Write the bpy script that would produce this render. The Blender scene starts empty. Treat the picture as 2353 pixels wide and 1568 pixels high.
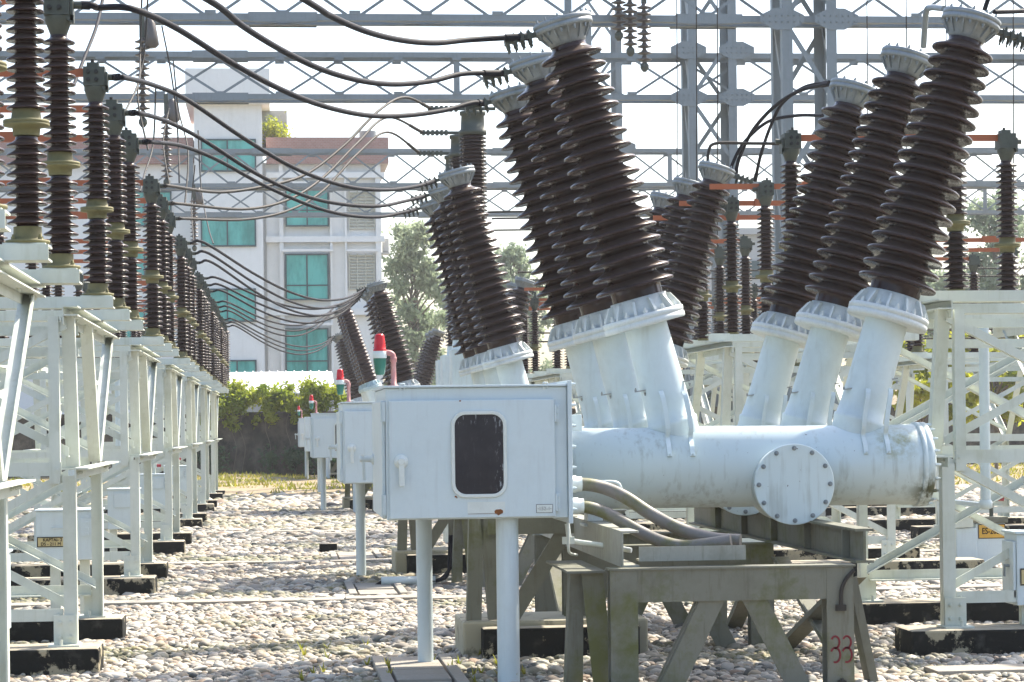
import bpy, math, random
import numpy as np
from mathutils import Vector, Matrix, noise as mnoise
R = math.radians
rnd = random.Random(7)
sc = bpy.context.scene
col = sc.collection

# ---------------------------------------------------------------- camera, sky, sun, exposure
F, YAW, ROLL, SHIFT = 5500.0, R(5.65), R(-0.7), 191.0       # focal length in pixels of a 2353 px wide frame
cam_rot = Matrix.Rotation(-YAW, 3, 'Z') @ Matrix.Rotation(math.pi / 2, 3, 'X') @ Matrix.Rotation(ROLL, 3, 'Z')
EYE = Vector((0, 0, 1.6))
cd = bpy.data.cameras.new('camera')
cam = bpy.data.objects.new('camera', cd)
col.objects.link(cam)
cam.matrix_world = Matrix.Translation(EYE) @ cam_rot.to_4x4()
cd.sensor_width = 36.0
cd.lens = F / 2353.0 * 36.0
cd.shift_y = SHIFT / 2353.0
cd.clip_start = 0.1
cd.clip_end = 3000.0
sc.camera = cam

SUN_AZ, SUN_EL = R(52), R(50)                               # azimuth from +Y (away from the camera) towards +X
wd = bpy.data.worlds.new('World')
sc.world = wd
wd.use_nodes = True
wn = wd.node_tree
sky = wn.nodes.new('ShaderNodeTexSky')
sky.sky_type = 'NISHITA'
sky.sun_disc = False
sky.sun_elevation = SUN_EL
sky.sun_rotation = SUN_AZ
sky.dust_density = 3.0
sky.air_density = 1.0
sky.ozone_density = 1.0
bg = wn.nodes['Background']
bg.inputs['Strength'].default_value = 0.148
wn.links.new(sky.outputs[0], bg.inputs[0])
sd = bpy.data.lights.new('sun', 'SUN')
sd.energy = 4.3
sd.angle = R(1.5)
sd.color = (1.0, 0.93, 0.80)
sun = bpy.data.objects.new('sun', sd)
col.objects.link(sun)
sv = Vector((math.sin(SUN_AZ) * math.cos(SUN_EL), math.cos(SUN_AZ) * math.cos(SUN_EL), math.sin(SUN_EL)))
sun.rotation_euler = sv.to_track_quat('Z', 'Y').to_euler()
sun.location = (30, 40, 40)
sc.view_settings.view_transform = 'Standard'
sc.view_settings.look = 'None'
sc.view_settings.exposure = 1.45
sc.view_settings.gamma = 1.0
sc.render.engine = 'CYCLES'
sc.cycles.use_denoising = True
sc.cycles.max_bounces = 7
sc.cycles.diffuse_bounces = 3
sc.cycles.glossy_bounces = 3
sc.cycles.transmission_bounces = 3
sc.cycles.volume_bounces = 0
sc.cycles.caustics_reflective = False
sc.cycles.caustics_refractive = False
sc.cycles.sample_clamp_indirect = 4.0


def at(u, v, Y):
    """world point at row depth Y seen at pixel (u, v) of the 2353x1568 photograph"""
    d = cam_rot @ Vector(((u - 1176.5) / F, -(v - 784 - SHIFT) / F, -1))
    return EYE + d * (Y / d.y)


# ---------------------------------------------------------------- materials
def nodes_of(m):
    m.use_nodes = True
    nt = m.node_tree
    return nt, nt.nodes['Principled BSDF']


SPEC = {'black_cable': 0.12, 'weathered_aluminium_wire': 0.2, 'dark_steel': 0.2, 'brown_glazed_porcelain': 0.2, 'stained_boundary_wall': 0.1, 'black_moulded_concrete': 0.15, 'river_pebble': 0.3, 'mossy_grey_steel': 0.3}


class NT:
    """small helper to write node graphs"""
    def __init__(s, m):
        s.name = m.name
        s.nt, s.b = nodes_of(m)
        s.out = s.nt.nodes['Material Output']

    def n(s, t, **k):
        x = s.nt.nodes.new(t)
        for a, v in k.items():
            setattr(x, a, v)
        return x

    def link(s, a, b):
        s.nt.links.new(a, b)

    def pos(s, scale=(1, 1, 1), world=True):
        g = s.n('ShaderNodeNewGeometry') if world else s.n('ShaderNodeTexCoord')
        mp = s.n('ShaderNodeMapping')
        mp.inputs['Scale'].default_value = scale
        s.link(g.outputs['Position'] if world else g.outputs['Object'], mp.inputs[0])
        return mp.outputs[0]

    def noise(s, vec, scale, detail=5, rough=0.6):
        x = s.n('ShaderNodeTexNoise')
        x.inputs['Scale'].default_value = scale
        x.inputs['Detail'].default_value = detail
        x.inputs['Roughness'].default_value = rough
        s.link(vec, x.inputs['Vector'])
        return x.outputs['Fac']

    def ramp(s, f, a, b, va=0.0, vb=1.0):
        x = s.n('ShaderNodeMapRange')
        x.inputs['From Min'].default_value = a
        x.inputs['From Max'].default_value = b
        x.inputs['To Min'].default_value = va
        x.inputs['To Max'].default_value = vb
        s.link(f, x.inputs['Value'])
        return x.outputs[0]

    def mul(s, a, b):
        x = s.n('ShaderNodeMath', operation='MULTIPLY')
        s.link(a, x.inputs[0])
        if isinstance(b, (int, float)):
            x.inputs[1].default_value = b
        else:
            s.link(b, x.inputs[1])
        return x.outputs[0]

    def mix(s, f, a, b):
        x = s.n('ShaderNodeMix', data_type='RGBA')
        s.link(f, x.inputs[0]) if not isinstance(f, (int, float)) else setattr(x.inputs[0], 'default_value', f)
        for v, i in ((a, 6), (b, 7)):
            if isinstance(v, tuple):
                x.inputs[i].default_value = (*v, 1)
            else:
                s.link(v, x.inputs[i])
        return x.outputs[2]

    def up(s):
        g = s.n('ShaderNodeNewGeometry')
        x = s.n('ShaderNodeSeparateXYZ')
        s.link(g.outputs['Normal'], x.inputs[0])
        return x.outputs[2]

    def bump(s, f, strength=0.3, dist=0.01):
        x = s.n('ShaderNodeBump')
        x.inputs['Strength'].default_value = strength
        x.inputs['Distance'].default_value = dist
        s.link(f, x.inputs['Height'])
        s.link(x.outputs[0], s.b.inputs['Normal'])

    def set(s, c=None, rough=None, metal=None, spec=None):
        spec = SPEC.get(s.name, spec)
        if c is not None:
            if isinstance(c, tuple):
                s.b.inputs['Base Color'].default_value = (*c, 1)
            else:
                s.link(c, s.b.inputs['Base Color'])
        if rough is not None:
            s.b.inputs['Roughness'].default_value = rough
        if metal is not None:
            s.b.inputs['Metallic'].default_value = metal
        if spec is not None:
            s.b.inputs['Specular IOR Level'].default_value = spec


def weathered(name, base, dirt, amount=0.5, rough=0.5, metal=0.0, streak=None, scale=3.0, vary=0.12, bump=0.0, moss=None, moss_lo=0.6):
    m = bpy.data.materials.new(name)
    t = NT(m)
    p = t.pos()
    big = t.noise(p, scale, 6, 0.65)
    f = t.ramp(big, 0.5, 0.8, 0, amount)
    c = t.mix(f, base, dirt)
    fine = t.noise(p, scale * 14, 3, 0.6)
    c = t.mix(t.ramp(fine, 0.35, 0.7, 0, vary), c, tuple(x * 0.55 for x in base))
    if streak:
        ps = t.pos((9, 9, 0.9))
        st = t.noise(ps, scale * 1.3, 5, 0.6)
        c = t.mix(t.ramp(st, 0.54, 0.75, 0, streak), c, dirt)
    if moss:
        pm = t.pos((1, 1, 1))
        mo = t.noise(pm, scale * 0.9, 6, 0.7)
        c = t.mix(t.ramp(mo, moss_lo - 0.06, moss_lo + 0.1, 0, 0.85), c, moss)
    t.set(c, rough, metal)
    if bump:
        t.bump(t.noise(p, 60, 4, 0.6), bump, 0.004)
    return m


M = {}
M['white'] = weathered('white_enamel_paint', (0.555, 0.635, 0.645), (0.36, 0.39, 0.36), 0.5, 0.42, streak=0.35, scale=1.8, vary=0.07)
M['cabinet'] = weathered('pale_blue_white_paint', (0.535, 0.615, 0.64), (0.36, 0.39, 0.40), 0.30, 0.36, streak=0.26, scale=2.2, vary=0.05)
M['frame'] = weathered('greenish_white_paint', (0.57, 0.60, 0.53), (0.33, 0.34, 0.22), 0.6, 0.5, streak=0.35, scale=2.0, vary=0.09)
M['galv'] = weathered('galvanised_steel', (0.215, 0.245, 0.26), (0.13, 0.14, 0.13), 0.5, 0.55, 0.25, streak=0.3, scale=1.4)
M['stand'] = weathered('mossy_grey_steel', (0.165, 0.165, 0.13), (0.08, 0.072, 0.042), 0.65, 0.65, streak=0.6, scale=2.4, moss=(0.085, 0.095, 0.018), moss_lo=0.57, bump=0.1)
M['flange'] = weathered('chipped_white_flange', (0.58, 0.61, 0.59), (0.26, 0.27, 0.23), 0.7, 0.5, streak=0.2, scale=5.0, vary=0.18)
M['cap'] = weathered('oxidised_aluminium', (0.25, 0.275, 0.285), (0.09, 0.10, 0.085), 0.9, 0.5, 0.35, streak=0.3, scale=6.0, vary=0.2)
M['blueflange'] = weathered('pale_blue_flange', (0.40, 0.52, 0.56), (0.33, 0.36, 0.15), 0.6, 0.5, scale=5.0)
M['yellowflange'] = weathered('mossy_yellow_flange', (0.16, 0.145, 0.06), (0.05, 0.052, 0.018), 0.85, 0.7, scale=7.0, vary=0.2)
M['head'] = weathered('tarnished_terminal', (0.068, 0.076, 0.060), (0.025, 0.028, 0.02), 0.8, 0.55, 0.3, scale=7.0, vary=0.3)
M['cable'] = weathered('black_cable', (0.010, 0.010, 0.014), (0.02, 0.02, 0.02), 0.3, 0.62, scale=4.0)
M['wire'] = weathered('weathered_aluminium_wire', (0.032, 0.028, 0.024), (0.02, 0.02, 0.016), 0.5, 0.6, scale=4.0)
M['dark'] = weathered('dark_steel', (0.035, 0.035, 0.033), (0.06, 0.05, 0.035), 0.4, 0.6, scale=6.0)
M['bolt'] = weathered('bolt_steel', (0.30, 0.31, 0.30), (0.12, 0.10, 0.07), 0.6, 0.45, 0.5, scale=20.0)
M['blade'] = weathered('orange_rust_blade', (0.33, 0.085, 0.025), (0.16, 0.05, 0.025), 0.6, 0.6, scale=4.0)
M['hose'] = weathered('grey_flexible_conduit', (0.165, 0.15, 0.135), (0.10, 0.095, 0.06), 0.5, 0.55, scale=4.0, moss=(0.095, 0.10, 0.018), moss_lo=0.50)
M['pipe_red'] = weathered('faded_pink_pipe', (0.42, 0.17, 0.16), (0.50, 0.40, 0.37), 0.6, 0.55, scale=7.0)
M['lampwhite'] = weathered('lamp_band_grey', (0.62, 0.66, 0.63), (0.4, 0.42, 0.38), 0.4, 0.45, scale=6.0)
M['rust'] = weathered('orange_rust', (0.22, 0.075, 0.015), (0.05, 0.02, 0.01), 0.7, 0.9, scale=25.0)
M['mossleg'] = weathered('mossy_green_steel', (0.17, 0.17, 0.125), (0.10, 0.095, 0.045), 0.7, 0.7, streak=0.5, scale=2.4, moss=(0.105, 0.115, 0.022), moss_lo=0.46)
M['skid'] = weathered('dirty_beige_grey_steel', (0.30, 0.30, 0.255), (0.12, 0.115, 0.07), 0.7, 0.6, streak=0.7, scale=3.0, vary=0.15)
M['redpaint'] = weathered('dark_red_paint', (0.20, 0.008, 0.018), (0.24, 0.04, 0.05), 0.5, 0.6, scale=20.0)
M['greyporcelain'] = weathered('grey_brown_porcelain', (0.10, 0.085, 0.075), (0.05, 0.045, 0.04), 0.5, 0.35, scale=6.0)
M['slab'] = weathered('concrete_trench_cover', (0.30, 0.27, 0.225), (0.15, 0.14, 0.11), 0.6, 0.9, scale=2.0, vary=0.3, bump=0.3)


def porcelain():
    m = bpy.data.materials.new('brown_glazed_porcelain')
    t = NT(m)
    p = t.pos()
    n = t.noise(p, 5.0, 5, 0.6)
    c = t.mix(t.ramp(n, 0.35, 0.7), (0.020, 0.0095, 0.0085), (0.040, 0.0195, 0.017))
    dust = t.mul(t.ramp(t.up(), 0.50, 0.98, 0, 0.40), t.ramp(t.noise(p, 9.0, 5, 0.7), 0.25, 0.7, 0.35, 1.0))
    c = t.mix(dust, c, (0.20, 0.155, 0.118))
    t.set(c, None)
    t.link(t.ramp(dust, 0.0, 0.5, 0.22, 0.6), t.b.inputs['Roughness'])
    t.b.inputs['Coat Weight'].default_value = 0.10
    t.b.inputs['Coat Roughness'].default_value = 0.12
    return m


M['porcelain'] = porcelain()


def mould_concrete():
    """plinth concrete: pale top, sides with black mould that leaves flaked cream patches"""
    m = bpy.data.materials.new('black_moulded_concrete')
    t = NT(m)
    p = t.pos()
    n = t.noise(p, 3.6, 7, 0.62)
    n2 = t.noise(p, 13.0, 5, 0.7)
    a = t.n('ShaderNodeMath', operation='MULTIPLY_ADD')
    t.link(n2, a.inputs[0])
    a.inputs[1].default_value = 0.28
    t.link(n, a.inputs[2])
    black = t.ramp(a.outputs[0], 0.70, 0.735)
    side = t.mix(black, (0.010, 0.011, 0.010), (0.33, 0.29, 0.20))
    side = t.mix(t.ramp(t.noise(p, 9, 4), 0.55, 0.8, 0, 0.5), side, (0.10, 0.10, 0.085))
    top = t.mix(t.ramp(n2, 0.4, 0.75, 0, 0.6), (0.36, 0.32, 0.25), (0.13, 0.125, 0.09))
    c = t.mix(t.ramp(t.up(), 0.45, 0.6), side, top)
    t.set(c, 0.92)
    t.bump(n2, 0.35, 0.01)
    return m


M['plinth'] = mould_concrete()


def cream_concrete():
    m = bpy.data.materials.new('cream_stained_concrete')
    t = NT(m)
    p = t.pos()
    n = t.noise(p, 6, 7, 0.7)
    c = t.mix(t.ramp(n, 0.55, 0.68, 0, 0.9), (0.36, 0.33, 0.24), (0.05, 0.05, 0.035))
    t.set(c, 0.92)
    t.bump(n, 0.3, 0.01)
    return m


M['cream'] = cream_concrete()


def pebble_mat():
    m = bpy.data.materials.new('river_pebble')
    t = NT(m)
    oi = t.n('ShaderNodeObjectInfo')
    cr = t.n('ShaderNodeValToRGB')
    e = cr.color_ramp
    cols = [(0.0, (0.35, 0.325, 0.285)), (0.18, (0.50, 0.46, 0.39)), (0.36, (0.22, 0.205, 0.185)), (0.52, (0.40, 0.325, 0.225)),
            (0.66, (0.14, 0.13, 0.118)), (0.76, (0.56, 0.535, 0.48)), (0.85, (0.25, 0.165, 0.11)), (0.90, (0.085, 0.098, 0.095)), (1.0, (0.06, 0.055, 0.055))]
    e.elements[0].position, e.elements[0].color = 0.0, (*cols[0][1], 1)
    e.elements[1].position, e.elements[1].color = 1.0, (*cols[-1][1], 1)
    for q, c in cols[1:-1]:
        x = e.elements.new(q)
        x.color = (*c, 1)
    t.link(oi.outputs['Random'], cr.inputs[0])
    mp = t.n('ShaderNodeMapping')
    t.link(oi.outputs['Location'], mp.inputs[0])
    mossy = t.noise(mp.outputs[0], 0.55, 4, 0.6)
    mf = t.ramp(mossy, 0.50, 0.62, 0, 0.85)
    pv = t.pos()
    spot = t.noise(pv, 22, 5, 0.65)
    mf = t.mul(mf, t.ramp(spot, 0.35, 0.62))
    c = t.mix(t.ramp(spot, 0.3, 0.8, 0.0, 0.4), cr.outputs[0], (0.20, 0.17, 0.13))
    c = t.mix(mf, c, (0.115, 0.12, 0.03))
    t.set(c, 0.68)
    t.bump(spot, 0.25, 0.01)
    return m


M['pebble'] = pebble_mat()


def ground_mat():
    m = bpy.data.materials.new('gravel_bed')
    t = NT(m)
    p = t.pos()
    v = t.n('ShaderNodeTexVoronoi')
    v.inputs['Scale'].default_value = 9.0
    t.link(p, v.inputs['Vector'])
    n = t.noise(p, 0.4, 5)
    c = t.mix(t.ramp(v.outputs['Color'], 0.2, 0.9), (0.09, 0.08, 0.06), (0.22, 0.20, 0.16))
    c = t.mix(t.ramp(n, 0.5, 0.75, 0, 0.4), c, (0.14, 0.14, 0.08))
    t.set(c, 0.95)
    t.bump(v.outputs['Distance'], 0.8, 0.05)
    return m


M['ground'] = ground_mat()


def flat(name, c, rough=0.6, metal=0.0, spec=None):
    m = bpy.data.materials.new(name)
    NT(m).set(c, rough, metal, spec)
    return m


M['ink'] = flat('black_sign_ink', (0.012, 0.012, 0.012), 0.6)
M['sign'] = weathered('cream_sign_enamel', (0.52, 0.42, 0.20), (0.40, 0.36, 0.2), 0.4, 0.5, scale=8.0)
M['signorange'] = weathered('amber_sign_enamel', (0.62, 0.35, 0.045), (0.5, 0.3, 0.08), 0.4, 0.5, scale=8.0)
M['redlens'] = flat('red_lamp_lens', (0.52, 0.006, 0.008), 0.22)
M['greenlens'] = flat('green_lamp_lens', (0.015, 0.135, 0.095), 0.22)
M['dullred'] = flat('dull_red_lens', (0.25, 0.012, 0.02), 0.35)


def window_glass():
    m = bpy.data.materials.new('scratched_dark_glass')
    t = NT(m)
    p = t.pos((22, 1, 5))
    n = t.noise(p, 3.0, 6, 0.7)
    tc = t.n('ShaderNodeTexCoord')
    sx = t.n('ShaderNodeSeparateXYZ')
    t.link(tc.outputs['Generated'], sx.inputs[0])
    def edge(o_, lo_, hi_):
        a_ = t.n('ShaderNodeMath', operation='SUBTRACT')
        t.link(o_, a_.inputs[0])
        a_.inputs[1].default_value = 0.5
        return t.ramp(a_.outputs[0], lo_, hi_)
    mx_ = t.n('ShaderNodeMath', operation='MAXIMUM')
    t.link(edge(sx.outputs[0], 0.24, 0.44), mx_.inputs[0])
    t.link(edge(sx.outputs[2], 0.30, 0.46), mx_.inputs[1])
    sc_ = t.mul(t.ramp(n, 0.57, 0.63, 0, 0.7), t.ramp(mx_.outputs[0], 0.3, 1.0, 0.03, 1.0))
    c = t.mix(sc_, (0.012, 0.011, 0.018), (0.45, 0.49, 0.53))
    q = t.pos()
    c = t.mix(t.ramp(t.noise(q, 3.0, 5, 0.7), 0.45, 0.8, 0, 0.5), c, (0.045, 0.042, 0.05))
    t.set(c, 0.22, 0.0, 0.35)
    return m


M['glass'] = window_glass()


def teal():
    m = bpy.data.materials.new('teal_window_glass')
    t = NT(m)
    p = t.pos((1.2, 1, 0.35))
    n = t.noise(p, 1.1, 6, 0.7)
    c = t.mix(t.ramp(n, 0.42, 0.66), (0.085, 0.43, 0.37), (0.025, 0.22, 0.185))
    t.set(c, 0.12, 0.0, 0.5)
    return m


M['teal'] = teal()
M['plaster'] = weathered('white_plaster', (0.80, 0.785, 0.74), (0.55, 0.53, 0.47), 0.4, 0.85, streak=0.22, scale=0.45, vary=0.06)
M['plaster2'] = weathered('grey_plaster', (0.42, 0.42, 0.41), (0.3, 0.3, 0.28), 0.4, 0.85, scale=0.5)
M['winframe'] = flat('dark_teal_frame', (0.03, 0.07, 0.075), 0.5)
M['louvre'] = weathered('cream_louvre', (0.50, 0.49, 0.40), (0.4, 0.39, 0.32), 0.3, 0.8, scale=1.0)


def brick():
    m = bpy.data.materials.new('red_brick_parapet')
    t = NT(m)
    p = t.pos()
    sx = t.n('ShaderNodeSeparateXYZ')
    t.link(p, sx.inputs[0])
    cx = t.n('ShaderNodeCombineXYZ')
    t.link(sx.outputs[0], cx.inputs[0])
    t.link(sx.outputs[2], cx.inputs[1])
    b = t.n('ShaderNodeTexBrick')
    b.inputs['Scale'].default_value = 3.6
    b.inputs['Color1'].default_value = (0.31, 0.16, 0.13, 1)
    b.inputs['Color2'].default_value = (0.36, 0.20, 0.165, 1)
    b.inputs['Mortar'].default_value = (0.36, 0.30, 0.27, 1)
    b.inputs['Mortar Size'].default_value = 0.018
    t.link(cx.outputs[0], b.inputs['Vector'])
    c = t.mix(t.ramp(t.noise(p, 0.9, 5), 0.5, 0.75, 0, 0.5), b.outputs[0], (0.22, 0.15, 0.13))
    t.set(c, 0.9)
    return m


M['brick'] = brick()
M['roofwhite'] = weathered('white_sheet_roof', (0.72, 0.73, 0.74), (0.5, 0.5, 0.5), 0.2, 0.45, scale=0.8)


def old_wall():
    m = bpy.data.materials.new('stained_boundary_wall')
    t = NT(m)
    p = t.pos((1.0, 1, 0.7))
    n = t.noise(p, 1.5, 8, 0.72)
    c = t.mix(t.ramp(n, 0.38, 0.62), (0.016, 0.016, 0.015), (0.15, 0.13, 0.10))
    c = t.mix(t.ramp(t.noise(t.pos(), 0.9, 6, 0.7), 0.55, 0.75, 0, 0.6), c, (0.055, 0.058, 0.042))
    t.set(c, 0.95)
    t.bump(n, 0.4, 0.03)
    return m


M['oldwall'] = old_wall()


def leafmat(name, a, b, sc_=0.8, trans=0.35):
    m = bpy.data.materials.new(name)
    t = NT(m)
    p = t.pos()
    c = t.mix(t.ramp(t.noise(p, sc_, 4), 0.35, 0.65), a, b)
    c = t.mix(t.ramp(t.noise(p, sc_ * 6, 3), 0.4, 0.7, 0, 0.5), c, tuple(x * 0.55 for x in a))
    t.set(c, 0.55)
    tr = t.n('ShaderNodeBsdfTranslucent')
    t.link(c, tr.inputs[0])
    mx = t.n('ShaderNodeMixShader')
    mx.inputs[0].default_value = trans
    t.link(t.b.outputs[0], mx.inputs[1])
    t.link(tr.outputs[0], mx.inputs[2])
    t.link(mx.outputs[0], t.out.inputs[0])
    return m


M['vine'] = leafmat('vine_leaves', (0.19, 0.27, 0.02), (0.46, 0.48, 0.04), 0.9, 0.55)
M['tree'] = leafmat('tree_leaves', (0.22, 0.29, 0.18), (0.38, 0.44, 0.29), 0.5, 0.5)
M['yellowleaf'] = leafmat('yellow_green_leaves', (0.26, 0.31, 0.03), (0.50, 0.50, 0.03), 0.6, 0.5)
M['grass'] = leafmat('grass_blades', (0.20, 0.26, 0.02), (0.45, 0.36, 0.06), 0.7, 0.4)
M['weed'] = leafmat('weed_leaves', (0.035, 0.085, 0.035), (0.07, 0.13, 0.045), 1.5, 0.3)
M['bark'] = weathered('grey_bark', (0.16, 0.13, 0.10), (0.07, 0.06, 0.05), 0.6, 0.95, scale=2.0)
M['soil'] = weathered('dry_soil', (0.26, 0.20, 0.12), (0.12, 0.13, 0.04), 0.7, 0.95, scale=0.8, vary=0.3)


# ---------------------------------------------------------------- mesh building
def basis(d, hint=None):
    d = Vector(d).normalized()
    h = Vector(hint) if hint is not None else (Vector((0, 0, 1)) if abs(d.z) < 0.9 else Vector((1, 0, 0)))
    a = h.cross(d)
    if a.length < 1e-5:
        h = Vector((1, 0, 0)) if abs(d.x) < 0.9 else Vector((0, 1, 0))
        a = h.cross(d)
    a.normalize()
    return a, d.cross(a).normalized()


class MB:
    def __init__(s):
        s.v, s.f, s.sm = [], [], []

    def add(s, vs, fs, smooth=False):
        o = len(s.v)
        s.v.extend([tuple(x) for x in vs])
        s.f.extend([tuple(i + o for i in f) for f in fs])
        s.sm.extend([smooth] * len(fs))
        return s

    def box(s, x0, x1, y0, y1, z0, z1):
        vs = [(x, y, z) for z in (z0, z1) for y in (y0, y1) for x in (x0, x1)]
        return s.add(vs, [(0, 2, 3, 1), (4, 5, 7, 6), (0, 1, 5, 4), (2, 6, 7, 3), (0, 4, 6, 2), (1, 3, 7, 5)])

    def sweep(s, p0, p1, poly, a, b):
        p0, p1, a, b = Vector(p0), Vector(p1), Vector(a), Vector(b)
        n = len(poly)
        vs = [p0 + a * x + b * y for x, y in poly] + [p1 + a * x + b * y for x, y in poly]
        fs = [(i, (i + 1) % n, n + (i + 1) % n, n + i) for i in range(n)]
        fs += [tuple(range(n - 1, -1, -1)), tuple(range(n, 2 * n))]
        return s.add(vs, fs)

    def bar(s, p0, p1, w, h, hint=None):
        a, b = basis(Vector(p1) - Vector(p0), hint)
        return s.sweep(p0, p1, [(-w / 2, -h / 2), (w / 2, -h / 2), (w / 2, h / 2), (-w / 2, h / 2)], a, b)

    def ang(s, p0, p1, a, b, w=0.09, t=0.012, w2=None):
        """L section; flanges run along the directions a and b"""
        w2 = w2 or w
        return s.sweep(p0, p1, [(0, 0), (w, 0), (w, t), (t, t), (t, w2), (0, w2)], a, b)

    def chan(s, p0, p1, a, b, w=0.06, h=0.16, t=0.012):
        """C section: web along b (height h), flanges along a"""
        return s.sweep(p0, p1, [(0, 0), (w, 0), (w, t), (t, t), (t, h - t), (w, h - t), (w, h), (0, h)], a, b)

    def ibeam(s, p0, p1, a, b, w=0.16, h=0.2, t=0.014):
        q = w / 2
        return s.sweep(p0, p1, [(-q, 0), (q, 0), (q, t), (t / 2, t), (t / 2, h - t), (q, h - t), (q, h), (-q, h), (-q, h - t), (-t / 2, h - t), (-t / 2, t), (-q, t)], a, b)

    def lathe(s, base, axis, prof, seg=32, smooth=True, cap0=True, cap1=True):
        base, ax = Vector(base), Vector(axis).normalized()
        a, b = basis(ax)
        vs, fs = [], []
        cs = [(math.cos(2 * math.pi * i / seg), math.sin(2 * math.pi * i / seg)) for i in range(seg)]
        for r, h in prof:
            c = base + ax * h
            for x, y in cs:
                vs.append(c + a * (r * x) + b * (r * y))
        for k in range(len(prof) - 1):
            for i in range(seg):
                j = (i + 1) % seg
                fs.append((k * seg + i, k * seg + j, (k + 1) * seg + j, (k + 1) * seg + i))
        s.add(vs, fs, smooth)
        n = len(prof)
        if cap0:
            s.add(vs[:seg], [tuple(range(seg - 1, -1, -1))])
        if cap1:
            s.add(vs[(n - 1) * seg:], [tuple(range(seg))])
        return s

    def cyl(s, p0, p1, r, seg=20, r1=None):
        d = Vector(p1) - Vector(p0)
        return s.lathe(p0, d, [(r, 0), (r if r1 is None else r1, d.length)], seg)

    def tube(s, pts, r, seg=10):
        pts = [Vector(p) for p in pts]
        rs = r if isinstance(r, (list, tuple)) else [r] * len(pts)
        vs, fs = [], []
        d = (pts[1] - pts[0]).normalized()
        a, b = basis(d)
        for i, p in enumerate(pts):
            t = (pts[min(i + 1, len(pts) - 1)] - pts[max(i - 1, 0)]).normalized()
            a = (a - t * a.dot(t)).normalized()
            b = t.cross(a)
            for k in range(seg):
                w = 2 * math.pi * k / seg
                vs.append(p + (a * math.cos(w) + b * math.sin(w)) * rs[i])
        for i in range(len(pts) - 1):
            for k in range(seg):
                j = (k + 1) % seg
                fs.append((i * seg + k, i * seg + j, (i + 1) * seg + j, (i + 1) * seg + k))
        s.add(vs, fs, True)
        s.add(vs[:seg], [tuple(range(seg - 1, -1, -1))])
        s.add(vs[-seg:], [tuple(range(seg))])
        return s

    def bolt(s, p, d, r=0.012, h=0.014):
        d = Vector(d).normalized()
        s.lathe(p, d, [(r, 0), (r, h)], 6, False)
        s.lathe(Vector(p) + d * h, d, [(r * 0.55, 0), (r * 0.55, h * 0.8)], 8, False)
        return s

    def prism(s, outline, p0, a, b, d):
        """a flat outline (x, y) in the basis a, b at p0, extruded by the vector d"""
        p0, a, b, d = Vector(p0), Vector(a), Vector(b), Vector(d)
        return s.sweep(p0, p0 + d, outline, a, b)

    def build(s, name, m, parent=None, off=None, bevel=0.0, shade=True):
        me = bpy.data.meshes.new(name)
        v = s.v
        if off is not None:
            v = [(x - off[0], y - off[1], z - off[2]) for x, y, z in v]
        me.from_pydata([tuple(x) for x in v], [], s.f)
        me.polygons.foreach_set('use_smooth', s.sm)
        me.materials.append(M[m] if isinstance(m, str) else m)
        me.update()
        o = bpy.data.objects.new(name, me)
        col.objects.link(o)
        if parent is not None:
            o.parent = parent
        if bevel:
            b = o.modifiers.new('bevel', 'BEVEL')
            b.width = bevel
            b.segments = 2
            b.limit_method = 'ANGLE'
            b.angle_limit = R(50)
        return o


def smooth_path(pts, n=10):
    pts = [Vector(p) for p in pts]
    q = [pts[0] * 2 - pts[1]] + pts + [pts[-1] * 2 - pts[-2]]
    out = []
    for i in range(1, len(q) - 2):
        p0, p1, p2, p3 = q[i - 1], q[i], q[i + 1], q[i + 2]
        for k in range(n):
            t = k / n
            out.append(0.5 * ((2 * p1) + (p2 - p0) * t + (2 * p0 - 5 * p1 + 4 * p2 - p3) * t * t + (3 * p1 - p0 - 3 * p2 + p3) * t ** 3))
    out.append(pts[-1])
    return out


def tag(o, label=None, cat=None, group=None, kind=None):
    if label:
        o['label'] = label
    if cat:
        o['category'] = cat
    if group:
        o['group'] = group
    if kind:
        o['kind'] = kind
    return o


def empty(name, loc):
    o = bpy.data.objects.new(name, None)
    col.objects.link(o)
    o.location = loc
    o.empty_display_size = 0.2
    return o


KIDS = {}


def kids(o):
    return [x for x in bpy.data.objects if x.parent == o]


def copy_tree(o, parent=None, cache={}):
    c = o.copy()
    col.objects.link(c)
    if parent is not None:
        c.parent = parent
    if o.name not in cache:
        cache[o.name] = kids(o)
    for ch in cache[o.name]:
        copy_tree(ch, c)
    return c


def text_mesh(s, size, depth=0.002):
    cu = bpy.data.curves.new('lettering', 'FONT')
    cu.body = s
    cu.size = size
    cu.align_x = 'CENTER'
    cu.align_y = 'CENTER'
    cu.extrude = depth / 2
    cu.resolution_u = 3
    ob = bpy.data.objects.new('lettering', cu)
    col.objects.link(ob)
    dg = bpy.context.evaluated_depsgraph_get()
    dg.update()
    me = bpy.data.meshes.new_from_object(ob.evaluated_get(dg))
    vs = [tuple(v.co) for v in me.vertices]
    fs = [tuple(p.vertices) for p in me.polygons]
    bpy.data.objects.remove(ob)
    bpy.data.curves.remove(cu)
    bpy.data.meshes.remove(me)
    return vs, fs


def add_text(mb, s, size, pos, a=(1, 0, 0), b=(0, 0, 1), squeeze=1.0, bold=0.0):
    vs, fs = text_mesh(s, size)
    a, b = Vector(a), Vector(b)
    n = a.cross(b)
    p = Vector(pos)
    mb.add([p + a * (x * squeeze) + b * y + n * z for x, y, z in vs], fs)
    if bold:
        for dx, dz in ((bold, 0), (0, bold), (bold, bold)):
            q = p + a * dx + b * dz + n * 0.0003
            mb.add([q + a * (x * squeeze) + b * y + n * z for x, y, z in vs], fs)


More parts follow.
